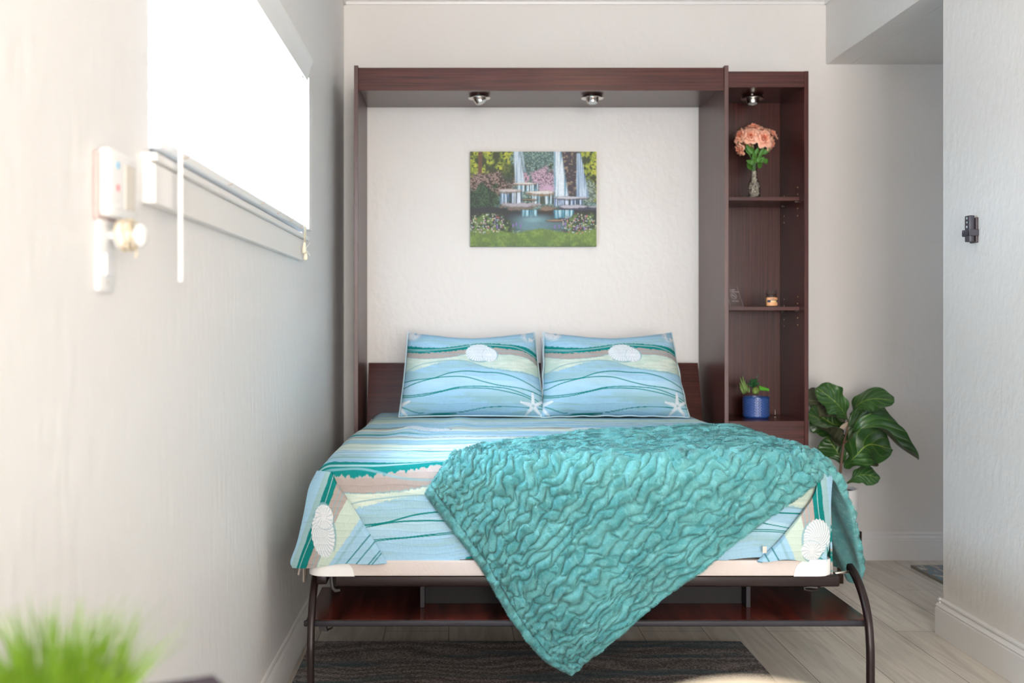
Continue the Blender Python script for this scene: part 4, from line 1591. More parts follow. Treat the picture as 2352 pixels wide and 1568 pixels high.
pt = thing('painting', 'unframed canvas painting of woodland waterfalls and flowers above the pillows', 'painting', ((PXA + PXB) / 2, 5.27, PYA))
nx, ny = 620, 466
xs = np.linspace(0, 1, nx)
ys = np.linspace(0, 1, ny)
XX, YY = np.meshgrid(xs, ys, indexing='ij')
C = scene_col(XX, YY)
Vp = np.stack([PXA + XX * (PXB - PXA), np.full(XX.shape, 5.2695), PYB - YY * (PYB - PYA)], -1).reshape(-1, 3)
M_canvas = colattr('painted_canvas', .55)
np_mesh('canvas', Vp, grid_quads(nx, ny, 0), M_canvas, pt, None, C.reshape(-1, 3), smooth=False)
obj('stretcher', bx(PXA, PXB, 5.2700, YB - .001, PYA, PYB, .0015), mat('canvas_wrap', lin(56, 78, 52), .7, noise=(60, .4)), pt)

def clear(name, tint, gloss):
    m = bpy.data.materials.new(name)
    m.use_nodes = True
    nt = m.node_tree
    nt.nodes.remove(nt.nodes['Principled BSDF'])
    tr = nt.nodes.new('ShaderNodeBsdfTransparent')
    tr.inputs[0].default_value = tint
    gl = nt.nodes.new('ShaderNodeBsdfGlossy')
    gl.inputs['Roughness'].default_value = .04
    lw = nt.nodes.new('ShaderNodeLayerWeight')
    lw.inputs[0].default_value = gloss
    nz = nt.nodes.new('ShaderNodeTexNoise')
    nz.inputs['Scale'].default_value = 60
    bp = nt.nodes.new('ShaderNodeBump')
    bp.inputs['Strength'].default_value = .05
    bp.inputs['Distance'].default_value = .001
    nt.links.new(nz.outputs['Fac'], bp.inputs['Height'])
    nt.links.new(bp.outputs[0], gl.inputs['Normal'])
    mx = nt.nodes.new('ShaderNodeMixShader')
    nt.links.new(lw.outputs['Facing'], mx.inputs[0])
    nt.links.new(tr.outputs[0], mx.inputs[1])
    nt.links.new(gl.outputs[0], mx.inputs[2])
    nt.links.new(mx.outputs[0], nt.nodes['Material Output'].inputs[0])
    return m


# ------------------------------------------------------------------ roses in the vase on the top shelf
vx, vy, vz = (1732 - VX) * 4.95 / FPX, 4.95, 1.7168
M_glass = clear('clear_glass', (.96, .98, .98, 1), .18)
va = thing('glass_vase', 'slim clear glass vase filled with pale pebbles on the upper shelf', 'vase', (vx, vy, vz))
bm = B()
ov = [(0, .0), (.024, 0), (.0275, .004), (.0285, .03), (.0285, .052), (.026, .070), (.019, .086), (.0155, .100), (.0145, .125), (.0150, .150), (.0165, .160)]
iv = [(.0152, .159), (.0132, .148), (.0130, .125), (.0138, .100), (.0172, .087), (.024, .070), (.0265, .052), (.0265, .03), (.0255, .006), (0, .005)]
lathe(bm, ov + iv, (vx, vy, vz), 40)
obj('vase_body', bm, M_glass, va, smooth=True)
bm = B()
pc = random.Random(5)
cols_ = []
for k in range(260):
    zz = .008 + .118 * (k / 260)
    rr = .024 if zz < .062 else (.0215 if zz < .075 else (.0145 if zz < .09 else .0105))
    a = pc.random() * 6.283
    q = rr * (pc.random() ** .35)
    s0 = pc.uniform(.0035, .0055)
    vs = bmesh.ops.create_icosphere(bm, subdivisions=1, radius=s0)['verts']
    R = Matrix.Rotation(pc.random() * 6, 4, Vector((pc.random(), pc.random(), pc.random() + .1)).normalized())
    for v in vs:
        v.co.z *= .55
        v.co.x *= 1.3
        v.co = R @ v.co + Vector((vx + (q - s0 * .6) * math.cos(a), vy + (q - s0 * .6) * math.sin(a), vz + zz))
M_peb = mat('pebbles', rough=.5)
nt = M_peb.node_tree
vn = nt.nodes.new('ShaderNodeTexVoronoi')
vn.inputs['Scale'].default_value = 120
tcn = nt.nodes.new('ShaderNodeTexCoord')
crn = nt.nodes.new('ShaderNodeValToRGB')
crn.color_ramp.elements[0].color = lin(150, 138, 128)
crn.color_ramp.elements[1].color = lin(240, 226, 208)
nt.links.new(tcn.outputs['Object'], vn.inputs['Vector'])
nt.links.new(vn.outputs['Color'], crn.inputs[0])
nt.links.new(crn.outputs[0], nt.nodes['Principled BSDF'].inputs['Base Color'])
pb = obj('pebbles', bm, M_peb, va, smooth=True)
pb['kind'] = 'stuff'

M_green = mat('rose_leaf', lin(70, 122, 40), .5, noise=(60, .35))
M_stem = mat('rose_stem', lin(84, 130, 60), .5, noise=(60, .2))
M_rose = mat('peach_petal', rough=.6, Subsurface_Weight=0.0)
nt = M_rose.node_tree
lw = nt.nodes.new('ShaderNodeUVMap')
lw.uv_map = 'UVMap'
spx = nt.nodes.new('ShaderNodeSeparateXYZ')
crn = nt.nodes.new('ShaderNodeValToRGB')
crn.color_ramp.elements[0].color = lin(226, 84, 58)
crn.color_ramp.elements[1].color = lin(246, 194, 168)
e = crn.color_ramp.elements.new(.55)
e.color = lin(238, 140, 108)
nt.links.new(lw.outputs[0], spx.inputs[0])
nt.links.new(spx.outputs['Y'], crn.inputs[0])
nt.links.new(crn.outputs[0], nt.nodes['Principled BSDF'].inputs['Base Color'])


def rose(parent, c, axis, R, seed, name='rose'):
    rr = random.Random(seed)
    V, Q, UV = [], [], []
    ax = Vector(axis).normalized()
    rot = ax.to_track_quat('Z', 'Y').to_matrix()
    n, m_ = 7, 9
    layers = [(3, .16, .10, 1.0), (4, .32, .35, .95), (5, .55, .75, .88), (6, .85, 1.15, .70)]
    for li, (cnt, rad, openn, ht) in enumerate(layers):
        for k in range(cnt):
            a0 = 2 * math.pi * k / cnt + li * .7 + rr.uniform(-.2, .2)
            wd = (2 * math.pi / cnt) * .78
            op = openn + rr.uniform(-.15, .15)
            b0 = len(V)
            for i in range(n):
                t = i / (n - 1)
                for j in range(m_):
                    s = (j / (m_ - 1) - .5) * 2
                    wdt = wd * (.45 + .55 * math.sin(math.pi * min(t * .62 + .2, 1)))
                    an = a0 + s * wdt
                    edge = 1 - (.10 + .16 * ((k * 37 + seed * 13) % 5) / 5) * abs(s) ** 1.6
                    tt = t * edge
                    rad_t = R * (.10 + rad * (tt ** 1.2) * (1 + .35 * op * tt) + (.20 * max(0, tt - .75) * op * 3))
                    hz = R * (-.40 + ht * 1.15 * math.sin(min(tt, 1) * math.pi * .5) - .34 * op * max(0, tt - .6) ** 1.2 * 2.0)
                    wob = R * (.10 * math.sin(s * 4 + k * 2.3 + li + seed) + .10 * math.sin(k * 3.1 + seed * 1.7))
                    p = Vector((rad_t * math.cos(an), rad_t * math.sin(an), hz + wob * tt))
                    V.append(Vector(c) + rot @ p)
                    UV.append((s * .5 + .5, max(.02, min(.98, t * .8 + li * .06))))
            for i in range(n - 1):
                for j in range(m_ - 1):
                    Q.append((b0 + i * m_ + j, b0 + i * m_ + j + 1, b0 + (i + 1) * m_ + j + 1, b0 + (i + 1) * m_ + j))
    o = np_mesh(name, np.array([tuple(v) for v in V]), np.array(Q), M_rose, parent, np.array(UV))
    md = o.modifiers.new('thick', 'SOLIDIFY')
    md.thickness = .0006
    return o


def leaf_simple(bm, p0, p1, w, bend=0.0, up=Vector((0, -1, 0))):
    p0, p1 = Vector(p0), Vector(p1)
    d = p1 - p0
    side = d.cross(up).normalized()
    nrm = side.cross(d).normalized()
    rows = []
    n = 8
    for i in range(n + 1):
        t = i / n
        hw = w * math.sin(math.pi * t ** .8) * .5
        c = p0 + d * t + nrm * bend * math.sin(math.pi * t)
        rows.append([bm.verts.new(c - side * hw + nrm * hw * .3), bm.verts.new(c), bm.verts.new(c + side * hw + nrm * hw * .3)])
    for i in range(n):
        for k in range(2):
            bm.faces.new((rows[i][k], rows[i][k + 1], rows[i + 1][k + 1], rows[i + 1][k]))


bq = thing('rose_bouquet', 'bunch of peach artificial roses with green leaves in the vase', 'flowers', (vx, vy, vz + .1))


def vp(cx, cy, dd=0.0):      # crop pixel (x8.254) -> point in the plane of the vase
    return P(1670 + cx / 8.254, 270 + cy / 8.254, 4.95 + dd)


for k, (cx, cy, dd, R, ax) in enumerate([(490, 215, .01, .031, (-.1, -.35, .9)), (270, 345, -.005, .029, (-.8, -.5, .4)), (450, 360, -.03, .031, (-.25, -.9, .3)), (680, 400, -.035, .034, (.2, -.95, .25)),
                                         (830, 330, .02, .029, (.6, -.2, .7)), (800, 500, -.01, .028, (.8, -.5, -.3)), (250, 590, .0, .026, (-.9, -.3, -.5)), (640, 290, .03, .032, (.1, -.1, 1)), (390, 500, .02, .024, (-.4, -.3, -.5))]):
    c = vp(cx, cy, dd)
    r = rose(bq, c, ax, R, k)
    bm = B()
    base = c - Vector(ax).normalized() * R * .45
    tube(bm, [base, (base * .6 + Vector((vx, vy, vz + .2)) * .4), Vector((vx + (k - 4) * .0016, vy + (k % 3 - 1) * .004, vz + .150)), Vector((vx + (k - 4) * .0012, vy, vz + .10))], .0016, 6)
    obj('stem', bm, M_stem, bq)
for (a, b, w) in [((500, 690), (350, 500), .022), ((470, 700), (340, 560), .022), ((560, 760), (455, 560), .02), ((600, 760), (700, 560), .02), ((660, 700), (820, 580), .022), ((560, 860), (480, 690), .024), ((580, 860), (640, 690), .024),
                  ((640, 860), (700, 740), .024), ((690, 770), (760, 880), .022), ((480, 860), (360, 810), .02), ((470, 1000), (380, 830), .024), ((590, 960), (660, 830), .022), ((540, 700), (600, 560), .02), ((440, 900), (520, 780), .022)]:
    bm = B()
    leaf_simple(bm, vp(a[0], a[1], -.012), vp(b[0], b[1], random.uniform(-.03, .02)), w, random.uniform(-.006, .006))
    o = obj('leaf', bm, M_green, bq, smooth=True)
    md = o.modifiers.new('thick', 'SOLIDIFY')
    md.thickness = .0006

# ------------------------------------------------------------------ candle jar
kx, kz = (1771.5 - VX) * 4.93 / FPX, 1.2258
cj = thing('jar_candle', 'small orange candle in a lidded glass jar on the middle shelf', 'candle', (kx, 4.93, kz))
bm = B()
lathe(bm, [(0, 0), (.025, 0), (.0278, .003), (.0278, .042), (.0255, .047), (.022, .050), (.0215, .056), (.0200, .056), (.0205, .050), (.024, .046), (.0262, .041), (.0262, .004), (0, .003)], (kx, 4.93, kz), 40)
obj('jar', bm, M_glass, cj, smooth=True)
bm = B()
lathe(bm, [(0, .0035), (.0255, .0035), (.0258, .006), (.0258, .040), (.024, .042), (0, .042)], (kx, 4.93, kz), 36)
obj('wax', bm, mat('orange_wax', lin(238, 160, 100), .5, noise=(50, .06)), cj, auto=50)
bm = B()
lathe(bm, [(0, .0562), (.0225, .0562), (.0262, .058), (.0268, .061), (.0255, .064), (.0225, .065), (.0235, .073), (.0228, .0765), (0, .0765)], (kx, 4.93, kz), 36)
obj('lid', bm, M_glass, cj, auto=50)


def arc_label(r, a0, a1, z0, z1, n=16):
    bm = B()
    rows = []
    for k in range(n + 1):
        a = math.radians(a0 + (a1 - a0) * k / n)
        rows.append([bm.verts.new((kx + r * math.sin(a), 4.93 - r * math.cos(a), kz + z)) for z in (z0, z1)])
    for k in range(n):
        bm.faces.new((rows[k][0], rows[k + 1][0], rows[k + 1][1], rows[k][1]))
    return bm


lb = obj('label', arc_label(.0281, -58, 58, .005, .041), mat('apricot_label', lin(240, 176, 124), .5, noise=(60, .06)), cj, smooth=True)
obj('printed_line', arc_label(.0284, -24, 16, .0335, .036), mat('dark_print', lin(58, 66, 60), .5, noise=(60, .1)), lb)
obj('printed_band', arc_label(.0284, -54, 54, .0275, .0300), mat('navy_print', lin(34, 52, 92), .5, noise=(60, .1)), lb)
obj('printed_band', arc_label(.0284, -54, -22, .0195, .0276), MATS['navy_print'], lb)
obj('printed_band', arc_label(.0284, 36, 54, .0195, .0276), MATS['navy_print'], lb)
obj('printed_band', arc_label(.0284, -18, 30, .0205, .0272), mat('yellow_print', lin(250, 216, 150), .5, noise=(60, .1)), lb)

# ------------------------------------------------------------------ clear acrylic sign
M_acr = clear('clear_acrylic', (.97, .97, .97, 1), .08)
M_etch = mat('white_etching', lin(150, 140, 140), .6, noise=(200, .1))
SD = 4.90


def sp_(cx, cy, d=SD):
    return P(1670 + cx / 22.4, 640 + cy / 22.4, d)


sg = thing('acrylic_sign', 'small clear acrylic sign with a round white emblem, left on the middle shelf', 'sign', (1.29, SD, 1.2258))
bm = B()
pp = [sp_(-90, 370), sp_(500, 370), sp_(850, 1395), sp_(170, 1395)]
pp[2].z = pp[3].z = 1.2260
pp[0].x = max(pp[0].x, TX0 + .003)
f = [bm.verts.new(p) for p in pp]
g = [bm.verts.new(p + Vector((0, .004, 0))) for p in pp]
bm.faces.new(f)
bm.faces.new(g[::-1])
for i in range(4):
    j = (i + 1) % 4
    bm.faces.new((f[j], f[i], g[i], g[j]))
obj('plate', bm, M_acr, sg)
bm = B()
tube(bm, [pp[1] + Vector((0, .002, 0)), pp[2] + Vector((0, .002, 0))], .0006, 6)
tube(bm, [pp[2] + Vector((0, .002, .0006)), pp[3] + Vector((0, .002, .0006))], .0006, 6)
tube(bm, [pp[3] + Vector((0, .002, .0006)), pp[0] + Vector((0, .002, 0))], .0006, 6)
obj('polished_edge', bm, M_etch, sg)
bm = B()
pts = [sp_(345 + 140 * math.cos(a * math.pi / 16), 880 + 140 * math.sin(a * math.pi / 16) + 45 * math.cos(a * math.pi / 16), SD - .0012) for a in range(33)]
tube(bm, pts, .0011, 6)
tube(bm, [sp_(250, 800, SD - .0012), sp_(445, 965, SD - .0012)], .0013, 6)
tube(bm, [sp_(260, 865, SD - .0012), sp_(330, 870, SD - .0012), sp_(420, 880, SD - .0012)], .0012, 6)
obj('emblem', bm, M_etch, sg)
bm = B()
for x0, x1, y in ((150, 200, 575), (215, 400, 570), (150, 165, 665), (215, 400, 665), (420, 600, 675), (280, 400, 1150), (425, 500, 1150), (525, 610, 1155)):
    k = x0
    while k < x1 - 12:
        a, b_ = sp_(k, y - 26, SD - .0012), sp_(min(k + 24, x1), y + 26, SD - .0012)
        box(bm, a.x, b_.x, a.y, a.y + .0005, b_.z, a.z)
        k += 38
obj('etched_line', bm, M_etch, sg)['kind'] = 'stuff'

# ------------------------------------------------------------------ succulents in the blue pot
bxp, byp, bzp = (1736.5 - VX) * 4.97 / FPX, 4.97, .7193
su = thing('blue_pot', 'cobalt blue pot with a herringbone pattern, on the bottom shelf', 'plant pot', (bxp, byp, bzp))
n_, m_ = 150, 360
zz = np.linspace(0, 1, n_)
aa = np.linspace(0, 2 * math.pi, m_, endpoint=False)
ZZ, AA = np.meshgrid(zz, aa, indexing='ij')
R0, H0 = .0590, .096
rr_ = R0 * np.minimum(1, .86 + .14 * np.sqrt(np.clip(ZZ / .09, 0, 1)))
px_ = AA * R0
colw = .0155
c_ = np.floor(px_ / colw)
fx = (px_ / colw) % 1 - .5
v_ = (ZZ * H0 + np.abs(fx) * colw * 1.5 + (c_ % 2) * .006) / .0118
ln_ = np.abs(v_ % 1 - .5)
bad = sst(.14, .05, ln_) * (ZZ > .10) * (ZZ < .95)
rr_ = rr_ + .0007 * bad
VV = np.stack([bxp + rr_ * np.cos(AA), byp + rr_ * np.sin(AA), bzp + ZZ * H0], -1).reshape(-1, 3)
CC = np.zeros(ZZ.shape + (3,)) + npl((34, 74, 142))
CC = mixc(CC, bad * .75 * (.5 + .5 * vnoise(px_ * 200, ZZ * 20, 3)), npl((150, 160, 205)))
np_mesh('pot_wall', VV, grid_quads(n_, m_, 0, flip=True, wrap=True), colattr('blue_glaze', .25, spec=.6), su, None, CC.reshape(-1, 3))
bm = B()
lathe(bm, [(R0, H0), (R0 - .0035, H0 + .001), (R0 - .004, H0 - .012), (0, H0 - .012)], (bxp, byp, bzp), 60)
bmb = B()
lathe(bmb, [(0, .0002), (R0 * .86, .0002), (R0 * .84, .002), (0, .002)], (bxp, byp, bzp), 60)
obj('pot_base', bmb, mat('blue_base', lin(28, 56, 110), .3, noise=(60, .1)), su, auto=40)
obj('pot_rim', bm, mat('blue_rim', lin(60, 90, 150), .3, noise=(60, .1)), su, auto=40)


def spx_(cx, cy, dd=0.0):
    return P(1680 + cx / 13.06, 850 + cy / 13.06, byp + dd)


def spike(bm, a, b, r, nose=.12):
    a, b = Vector(a), Vector(b)
    pts = [a + (b - a) * t + Vector((0, 0, 0)) for t in (0, .25, .5, .75, .92, 1)]
    tube(bm, pts, [r * .7, r, r * .95, r * .65, r * .3, r * nose], 8)


sc_ = thing('succulents', 'cluster of four small artificial succulents in the blue pot', 'plant', (bxp, byp, bzp + .09))
bm = B()
for a, b in (((400, 620), (340, 170)), ((380, 560), (262, 205)), ((370, 640), (240, 370)), ((350, 640), (250, 480)), ((455, 600), (465, 400)), ((520, 600), (525, 500)), ((420, 560), (400, 300)), ((340, 620), (300, 420))):
    spike(bm, spx_(a[0] + 10, a[1] + 70, random.uniform(-.01, .0)), spx_(b[0], b[1], random.uniform(-.02, .01)), .0040)
obj('spiky_succulent', bm, mat('sage_leaf', lin(122, 152, 80), .5, noise=(60, .2)), sc_, smooth=True)
bm = B()
for k in range(26):
    a = k * 2.4
    t = k / 26
    c0 = spx_(670, 620, .012)
    c1 = spx_(670, 330 + 120 * t, .012)
    L = .014 + .016 * t
    e1 = c1 + Vector((math.cos(a) * L, math.sin(a) * L * .8, .012 - .01 * t))
    spike(bm, c1 + (c0 - c1) * .3 * t, e1, .0058, .5)
spike(bm, spx_(750, 230, .0), spx_(820, 125, .0), .0016, .5)
obj('bushy_succulent', bm, mat('dark_succulent', lin(40, 92, 50), .4, noise=(60, .3)), sc_, smooth=True)
bm = B()
for k in range(22):
    a = k * 2.4
    t = (k + 1) / 22
    c0 = spx_(720, 610, -.030)
    d = Vector((math.cos(a), -.55, math.sin(a))).normalized()
    q = c0 + d * (.006 + .011 * t)
    vs = bmesh.ops.create_uvsphere(bm, u_segments=10, v_segments=6, radius=1)['verts']
    rot = Vector((math.cos(a), -1.3 + t, math.sin(a))).to_track_quat('Z', 'Y').to_matrix().to_4x4()
    for v in vs:
        v.co = rot @ Vector((v.co.x * .0075, v.co.y * .0075, v.co.z * .0022)) + q
obj('rosette_succulent', bm, mat('olive_leaf', lin(120, 142, 62), .45, noise=(60, .25)), sc_, smooth=True)
bm = B()
for k in range(6):
    c = spx_(860 + 48 * k, 560 + 10 * k, -.028)
    for s_ in (-1, 1, -.35, .35):
        vs = bmesh.ops.create_uvsphere(bm, u_segments=10, v_segments=6, radius=1)['verts']
        rot = Matrix.Rotation(.35 * s_, 4, 'X') @ Matrix.Rotation(-.2, 4, 'Y')
        for v in vs:
            v.co = rot @ Vector((v.co.x * .0034, v.co.y * .006, v.co.z * (.0125 - .001 * k) + .004)) + c + Vector((0, .007 * s_, 0))
obj('stacked_succulent', bm, mat('lime_leaf', lin(96, 176, 46), .4, noise=(60, .25)), sc_, smooth=True)
bm = B()
tube(bm, [spx_(1313, 1330, .03), spx_(1313, 1180, .03)], [.0018, .0006], 8)
lathe(bm, [(0, 0), (.004, 0), (.004, .0015), (0, .0015)], (spx_(1313, 1330, .03).x, byp + .03, .7193), 12)
tag(obj('metal_pin', bm, M_steel), 'tiny upright metal pin right of the blue pot on the bottom shelf', 'pin')

# ------------------------------------------------------------------ fiddle leaf fig behind the bed
fy = 4.95
fx_, fr = 1.712, .119
pz0, pz1 = .205, .404
ps = thing('fig_pot', 'round white planter raised on a dark wooden stand by the wall', 'plant pot', (fx_, fy, 0))
bm = B()
lathe(bm, [(0, pz0), (fr - .006, pz0), (fr, pz0 + .006), (fr, pz1 - .003), (fr - .003, pz1), (fr - .009, pz1), (fr - .010, pz1 - .022), (0, pz1 - .022)], (fx_, fy, 0), 64)
obj('planter', bm, mat('white_ceramic', (.78, .77, .76, 1), .35, noise=(40, .03)), ps, auto=40)
bm = B()
lathe(bm, [(0, pz1 - .021), (fr - .011, pz1 - .021), (fr - .011, pz1 - .014), (0, pz1 - .012)], (fx_, fy, 0), 40)
so = obj('soil', bm, mat('dark_soil', lin(60, 52, 48), .9, noise=(120, .5), bump=(150, .8, .004)), ps)
for dx, dy in ((1, 0), (-1, 0), (0, 1), (0, -1)):
    cx, cy = fx_ + dx * (fr + .011), fy + dy * (fr + .011)
    obj('stand_leg', bx(cx - .011, cx + .011, cy - .011, cy + .011, 0, pz0 + .055 if dx == 0 and dy == 1 else pz0 + .001 + .0, .002), MATS.get('stand_wood') or wood('stand_wood', (50, 50, 3), (.010, .005, .004, 1), (.035, .014, .010, 1)), ps)
bm = B()
box(bm, fx_ - fr - .005, fx_ + fr + .005, fy - .01, fy + .01, pz0 - .022, pz0 - .001, .001)
box(bm, fx_ - .01, fx_ + .01, fy - fr - .005, fy + fr + .005, pz0 - .0225, pz0 - .0015, .001)
obj('cross_bar', bm, wood('stand_wood_bar', (50, 50, 3), (.010, .005, .004, 1), (.035, .014, .010, 1)), ps)


def leafmat(name, c1, c2, vein, rough):
    m = mat(name, rough=rough, spec=.5)
    nt = m.node_tree
    L = nt.links
    bs = nt.nodes['Principled BSDF']
    uvn = nt.nodes.new('ShaderNodeUVMap')
    uvn.uv_map = 'UVMap'
    sp = nt.nodes.new('ShaderNodeSeparateXYZ')
    L.new(uvn.outputs[0], sp.inputs[0])

    def mth(op, a, b=None, c=None):
        n = nt.nodes.new('ShaderNodeMath')
        n.operation = op
        for i, v in enumerate((a, b, c)):
            if v is None:
                continue
            if isinstance(v, (int, float)):
                n.inputs[i].default_value = v
            else:
                L.new(v, n.inputs[i])
        return n.outputs[0]
    ax = mth('ABSOLUTE', sp.outputs['X'])
    mid_v = mth('LESS_THAN', ax, .022)
    q = mth('MULTIPLY_ADD', sp.outputs['Y'], 6.5, mth('MULTIPLY', ax, -2.2))
    fr_ = mth('ABSOLUTE', mth('SUBTRACT', mth('FRACT', q), .5))
    sv = mth('MULTIPLY', mth('LESS_THAN', fr_, .028), .6)
    vm = mth('MAXIMUM', mid_v, sv)
    nz = nt.nodes.new('ShaderNodeTexNoise')
    nz.inputs['Scale'].default_value = 14
    tcn = nt.nodes.new('ShaderNodeTexCoord')
    L.new(tcn.outputs['Object'], nz.inputs['Vector'])
    m1 = nt.nodes.new('ShaderNodeMixRGB')
    m1.inputs[1].default_value = c1
    m1.inputs[2].default_value = c2
    L.new(nz.outputs['Fac'], m1.inputs[0])
    m2 = nt.nodes.new('ShaderNodeMixRGB')
    m2.inputs[2].default_value = vein
    L.new(vm, m2.inputs[0])
    L.new(m1.outputs[0], m2.inputs[1])
    L.new(m2.outputs[0], bs.inputs['Base Color'])
    b = nt.nodes.new('ShaderNodeBump')
    b.inputs['Strength'].default_value = .6
    b.inputs['Distance'].default_value = .004
    L.new(mth('POWER', mth('MULTIPLY', fr_, 2), .5), b.inputs['Height'])
    L.new(b.outputs[0], bs.inputs['Normal'])
    return m


M_fig = leafmat('fig_leaf', lin(26, 62, 30), lin(62, 104, 44), lin(136, 158, 66), .32)
M_figU = leafmat('fig_leaf_underside', lin(66, 72, 52), lin(88, 88, 66), lin(120, 132, 80), .6)
M_bark = mat('fig_bark', lin(104, 80, 66), .8, noise=(60, .25), bump=(120, .5, .002))


def fp(cx, cy, dd=0.0):       # from the x5.6 crop at (1840, 860)
    return P(1840 + cx / 5.6, 860 + cy / 5.6, fy + dd)


def fig_leaf(parent, pts, w, side, cup=.25, wave=.010, seed=0, fold=0.0, show='top'):
    """pts: midrib control points base..tip; side: direction of the +x half"""
    k = np.linspace(0, 1, len(pts))
    n, m_ = 44, 25
    t = np.linspace(0, 1, n)
    c = np.stack([cr1(t, [(k[i], pts[i][a]) for i in range(len(pts))]) for a in range(3)], -1)
    T = np.gradient(c, axis=0)
    T /= np.linalg.norm(T, axis=1, keepdims=True)
    sd_ = np.array(side, float)[None, :] - T * (T @ np.array(side, float))[:, None]
    sd_ /= np.linalg.norm(sd_, axis=1, keepdims=True)
    nr = np.cross(sd_, T)
    hw = w / 2 * (np.sin(np.pi * np.clip(t, 0, 1) ** 1.25) ** .55) * (.62 + .5 * t)
    hw[0] = hw[-1] = .001
    s = np.linspace(-1, 1, m_)
    W_ = hw[:, None] * s[None, :]
    # wavy margin
    mg = wave * np.abs(s[None, :]) ** 2 * np.sin(t[:, None] * 17 + seed * 2.1 + np.sign(s)[None, :] * 1.3)
    lift = cup * np.abs(W_) ** 1.3 * 2.2 - fold * np.abs(W_)
    pf = c[:, None, :] + sd_[:, None, :] * (W_ * (1 + .05 * np.sin(t[:, None] * 23 + seed)))[..., None] + nr[:, None, :] * (lift + mg)[..., None]
    V1 = pf.reshape(-1, 3)
    N_ = surf_normals(pf[..., 0], pf[..., 1], pf[..., 2])
    V2 = (pf - N_ * .0009).reshape(-1, 3)
    sg_ = 1
    uv = np.stack(np.meshgrid(t, s, indexing='ij')[::-1], -1).reshape(-1, 2)
    Q1 = grid_quads(n, m_, 0)
    Q2 = grid_quads(n, m_, n * m_, flip=True)
    ring = np.array([i * m_ for i in range(n)] + [(n - 1) * m_ + j for j in range(1, m_)] + [i * m_ + m_ - 1 for i in range(n - 2, -1, -1)] + [j for j in range(m_ - 2, 0, -1)])
    nx_ = np.roll(ring, -1)
    Q3 = np.stack([ring, ring + n * m_, nx_ + n * m_, nx_], -1)
    facing = (N_[..., 1].mean() < 0) == (show == 'top')
    mi = [0 if facing else 1] * len(Q1) + [1 if facing else 0] * len(Q2) + [0] * len(Q3)
    return np_mesh('leaf', np.concatenate([V1, V2]), [Q1, Q2, Q3], [M_fig, M_figU], parent, np.concatenate([uv, uv]), None, mi)


fg = thing('fiddle_leaf_fig', 'broad-leaved dark green fig plant in the white planter', 'plant', (fx_, fy, pz1))
bm = B()
tube(bm, [Vector((fx_ + .01, fy, pz1 - .02)), fp(500, 1300), fp(520, 1100), fp(545, 900), fp(590, 720), fp(600, 590)], [.007, .0065, .006, .0055, .005, .004], 10)
tube(bm, [fp(548, 890), fp(600, 850, -.02)], .0035, 8)
obj('stem', bm, M_bark, fg, smooth=True)
fig_leaf(fg, [fp(600, 575), fp(510, 430, -.04), fp(390, 310, -.06), fp(200, 165, -.07)], .150, (.72, .42, .58), .12, .010, 1)
fig_leaf(fg, [fp(640, 520, .07), fp(740, 380, .06), fp(930, 310, .03), fp(1200, 335, -.02)], .150, (.05, .72, .68), .1, .010, 2)
fig_leaf(fg, [fp(560, 600, .02), fp(400, 440, .03), fp(250, 350, .02), fp(60, 330, .0)], .165, (.45, -.45, -.9), .2, .008, 3, 0.0, 'under')
fig_leaf(fg, [fp(500, 930, .0), fp(390, 780, -.03), fp(260, 600, -.05), fp(90, 500, -.06)], .205, (-.7, .3, .75), .15, .008, 4)
fig_leaf(fg, [fp(600, 855, -.03), fp(760, 700, -.09), fp(1000, 690, -.10), fp(1270, 930, -.08), fp(1510, 1088, -.06)], .112, (.28, .82, .65), -.6, .006, 5, .35)
fig_leaf(fg, [fp(600, 680, .02), fp(780, 560, .04), fp(1010, 610, .06), fp(1285, 850, .08)], .150, (-.2, .7, .8), -.3, .006, 6, .3)
fig_leaf(fg, [fp(555, 1200, .0), fp(700, 1050, -.02), fp(880, 900, -.01), fp(1170, 960, .03)], .215, (.45, .25, .85), .12, .008, 7)
fig_leaf(fg, [fp(590, 1400, .0), fp(720, 1305, -.03), fp(860, 1290, -.04), fp(1015, 1340, -.04)], .110, (.2, .6, .8), .1, .006, 8)
fig_leaf(fg, [fp(530, 1150, .03), fp(480, 1020, .05), fp(400, 900, .06), fp(330, 800, .08)], .15, (.6, .1, .5), .1, .006, 9)
fig_leaf(fg, [fp(585, 650, .04), fp(430, 640, .09), fp(290, 560, .12), fp(160, 470, .14)], .18, (.3, -.2, .9), .1, .006, 10)
bm = B()
leaf_simple(bm, fp(600, 612, -.01), fp(435, 765, -.03), .022, .004)
o = obj('bract', bm, mat('tan_bract', lin(176, 158, 140), .8, noise=(60, .15)), fg, smooth=True)
md = o.modifiers.new('thick', 'SOLIDIFY')
md.thickness = .001

# ------------------------------------------------------------------ rugs
M_rug = mat('charcoal_wave_rug', rough=.95, spec=.1)
nt = M_rug.node_tree
L = nt.links
bs = nt.nodes['Principled BSDF']
tcn = nt.nodes.new('ShaderNodeTexCoord')
mp = nt.nodes.new('ShaderNodeMapping')
mp.inputs['Scale'].default_value = (1.1, 1.5, 1)
L.new(tcn.outputs['Object'], mp.inputs[0])
nz = nt.nodes.new('ShaderNodeTexNoise')
nz.inputs['Scale'].default_value = 1.7
nz.inputs['Detail'].default_value = 2
L.new(mp.outputs[0], nz.inputs['Vector'])
sepr = nt.nodes.new('ShaderNodeSeparateXYZ')
L.new(tcn.outputs['Object'], sepr.inputs[0])
ynm = nt.nodes.new('ShaderNodeMath')
ynm.operation = 'MULTIPLY'
ynm.inputs[1].default_value = 15
L.new(sepr.outputs['Y'], ynm.inputs[0])
mul = nt.nodes.new('ShaderNodeMath')
mul.operation = 'MULTIPLY_ADD'
mul.inputs[1].default_value = 6.5
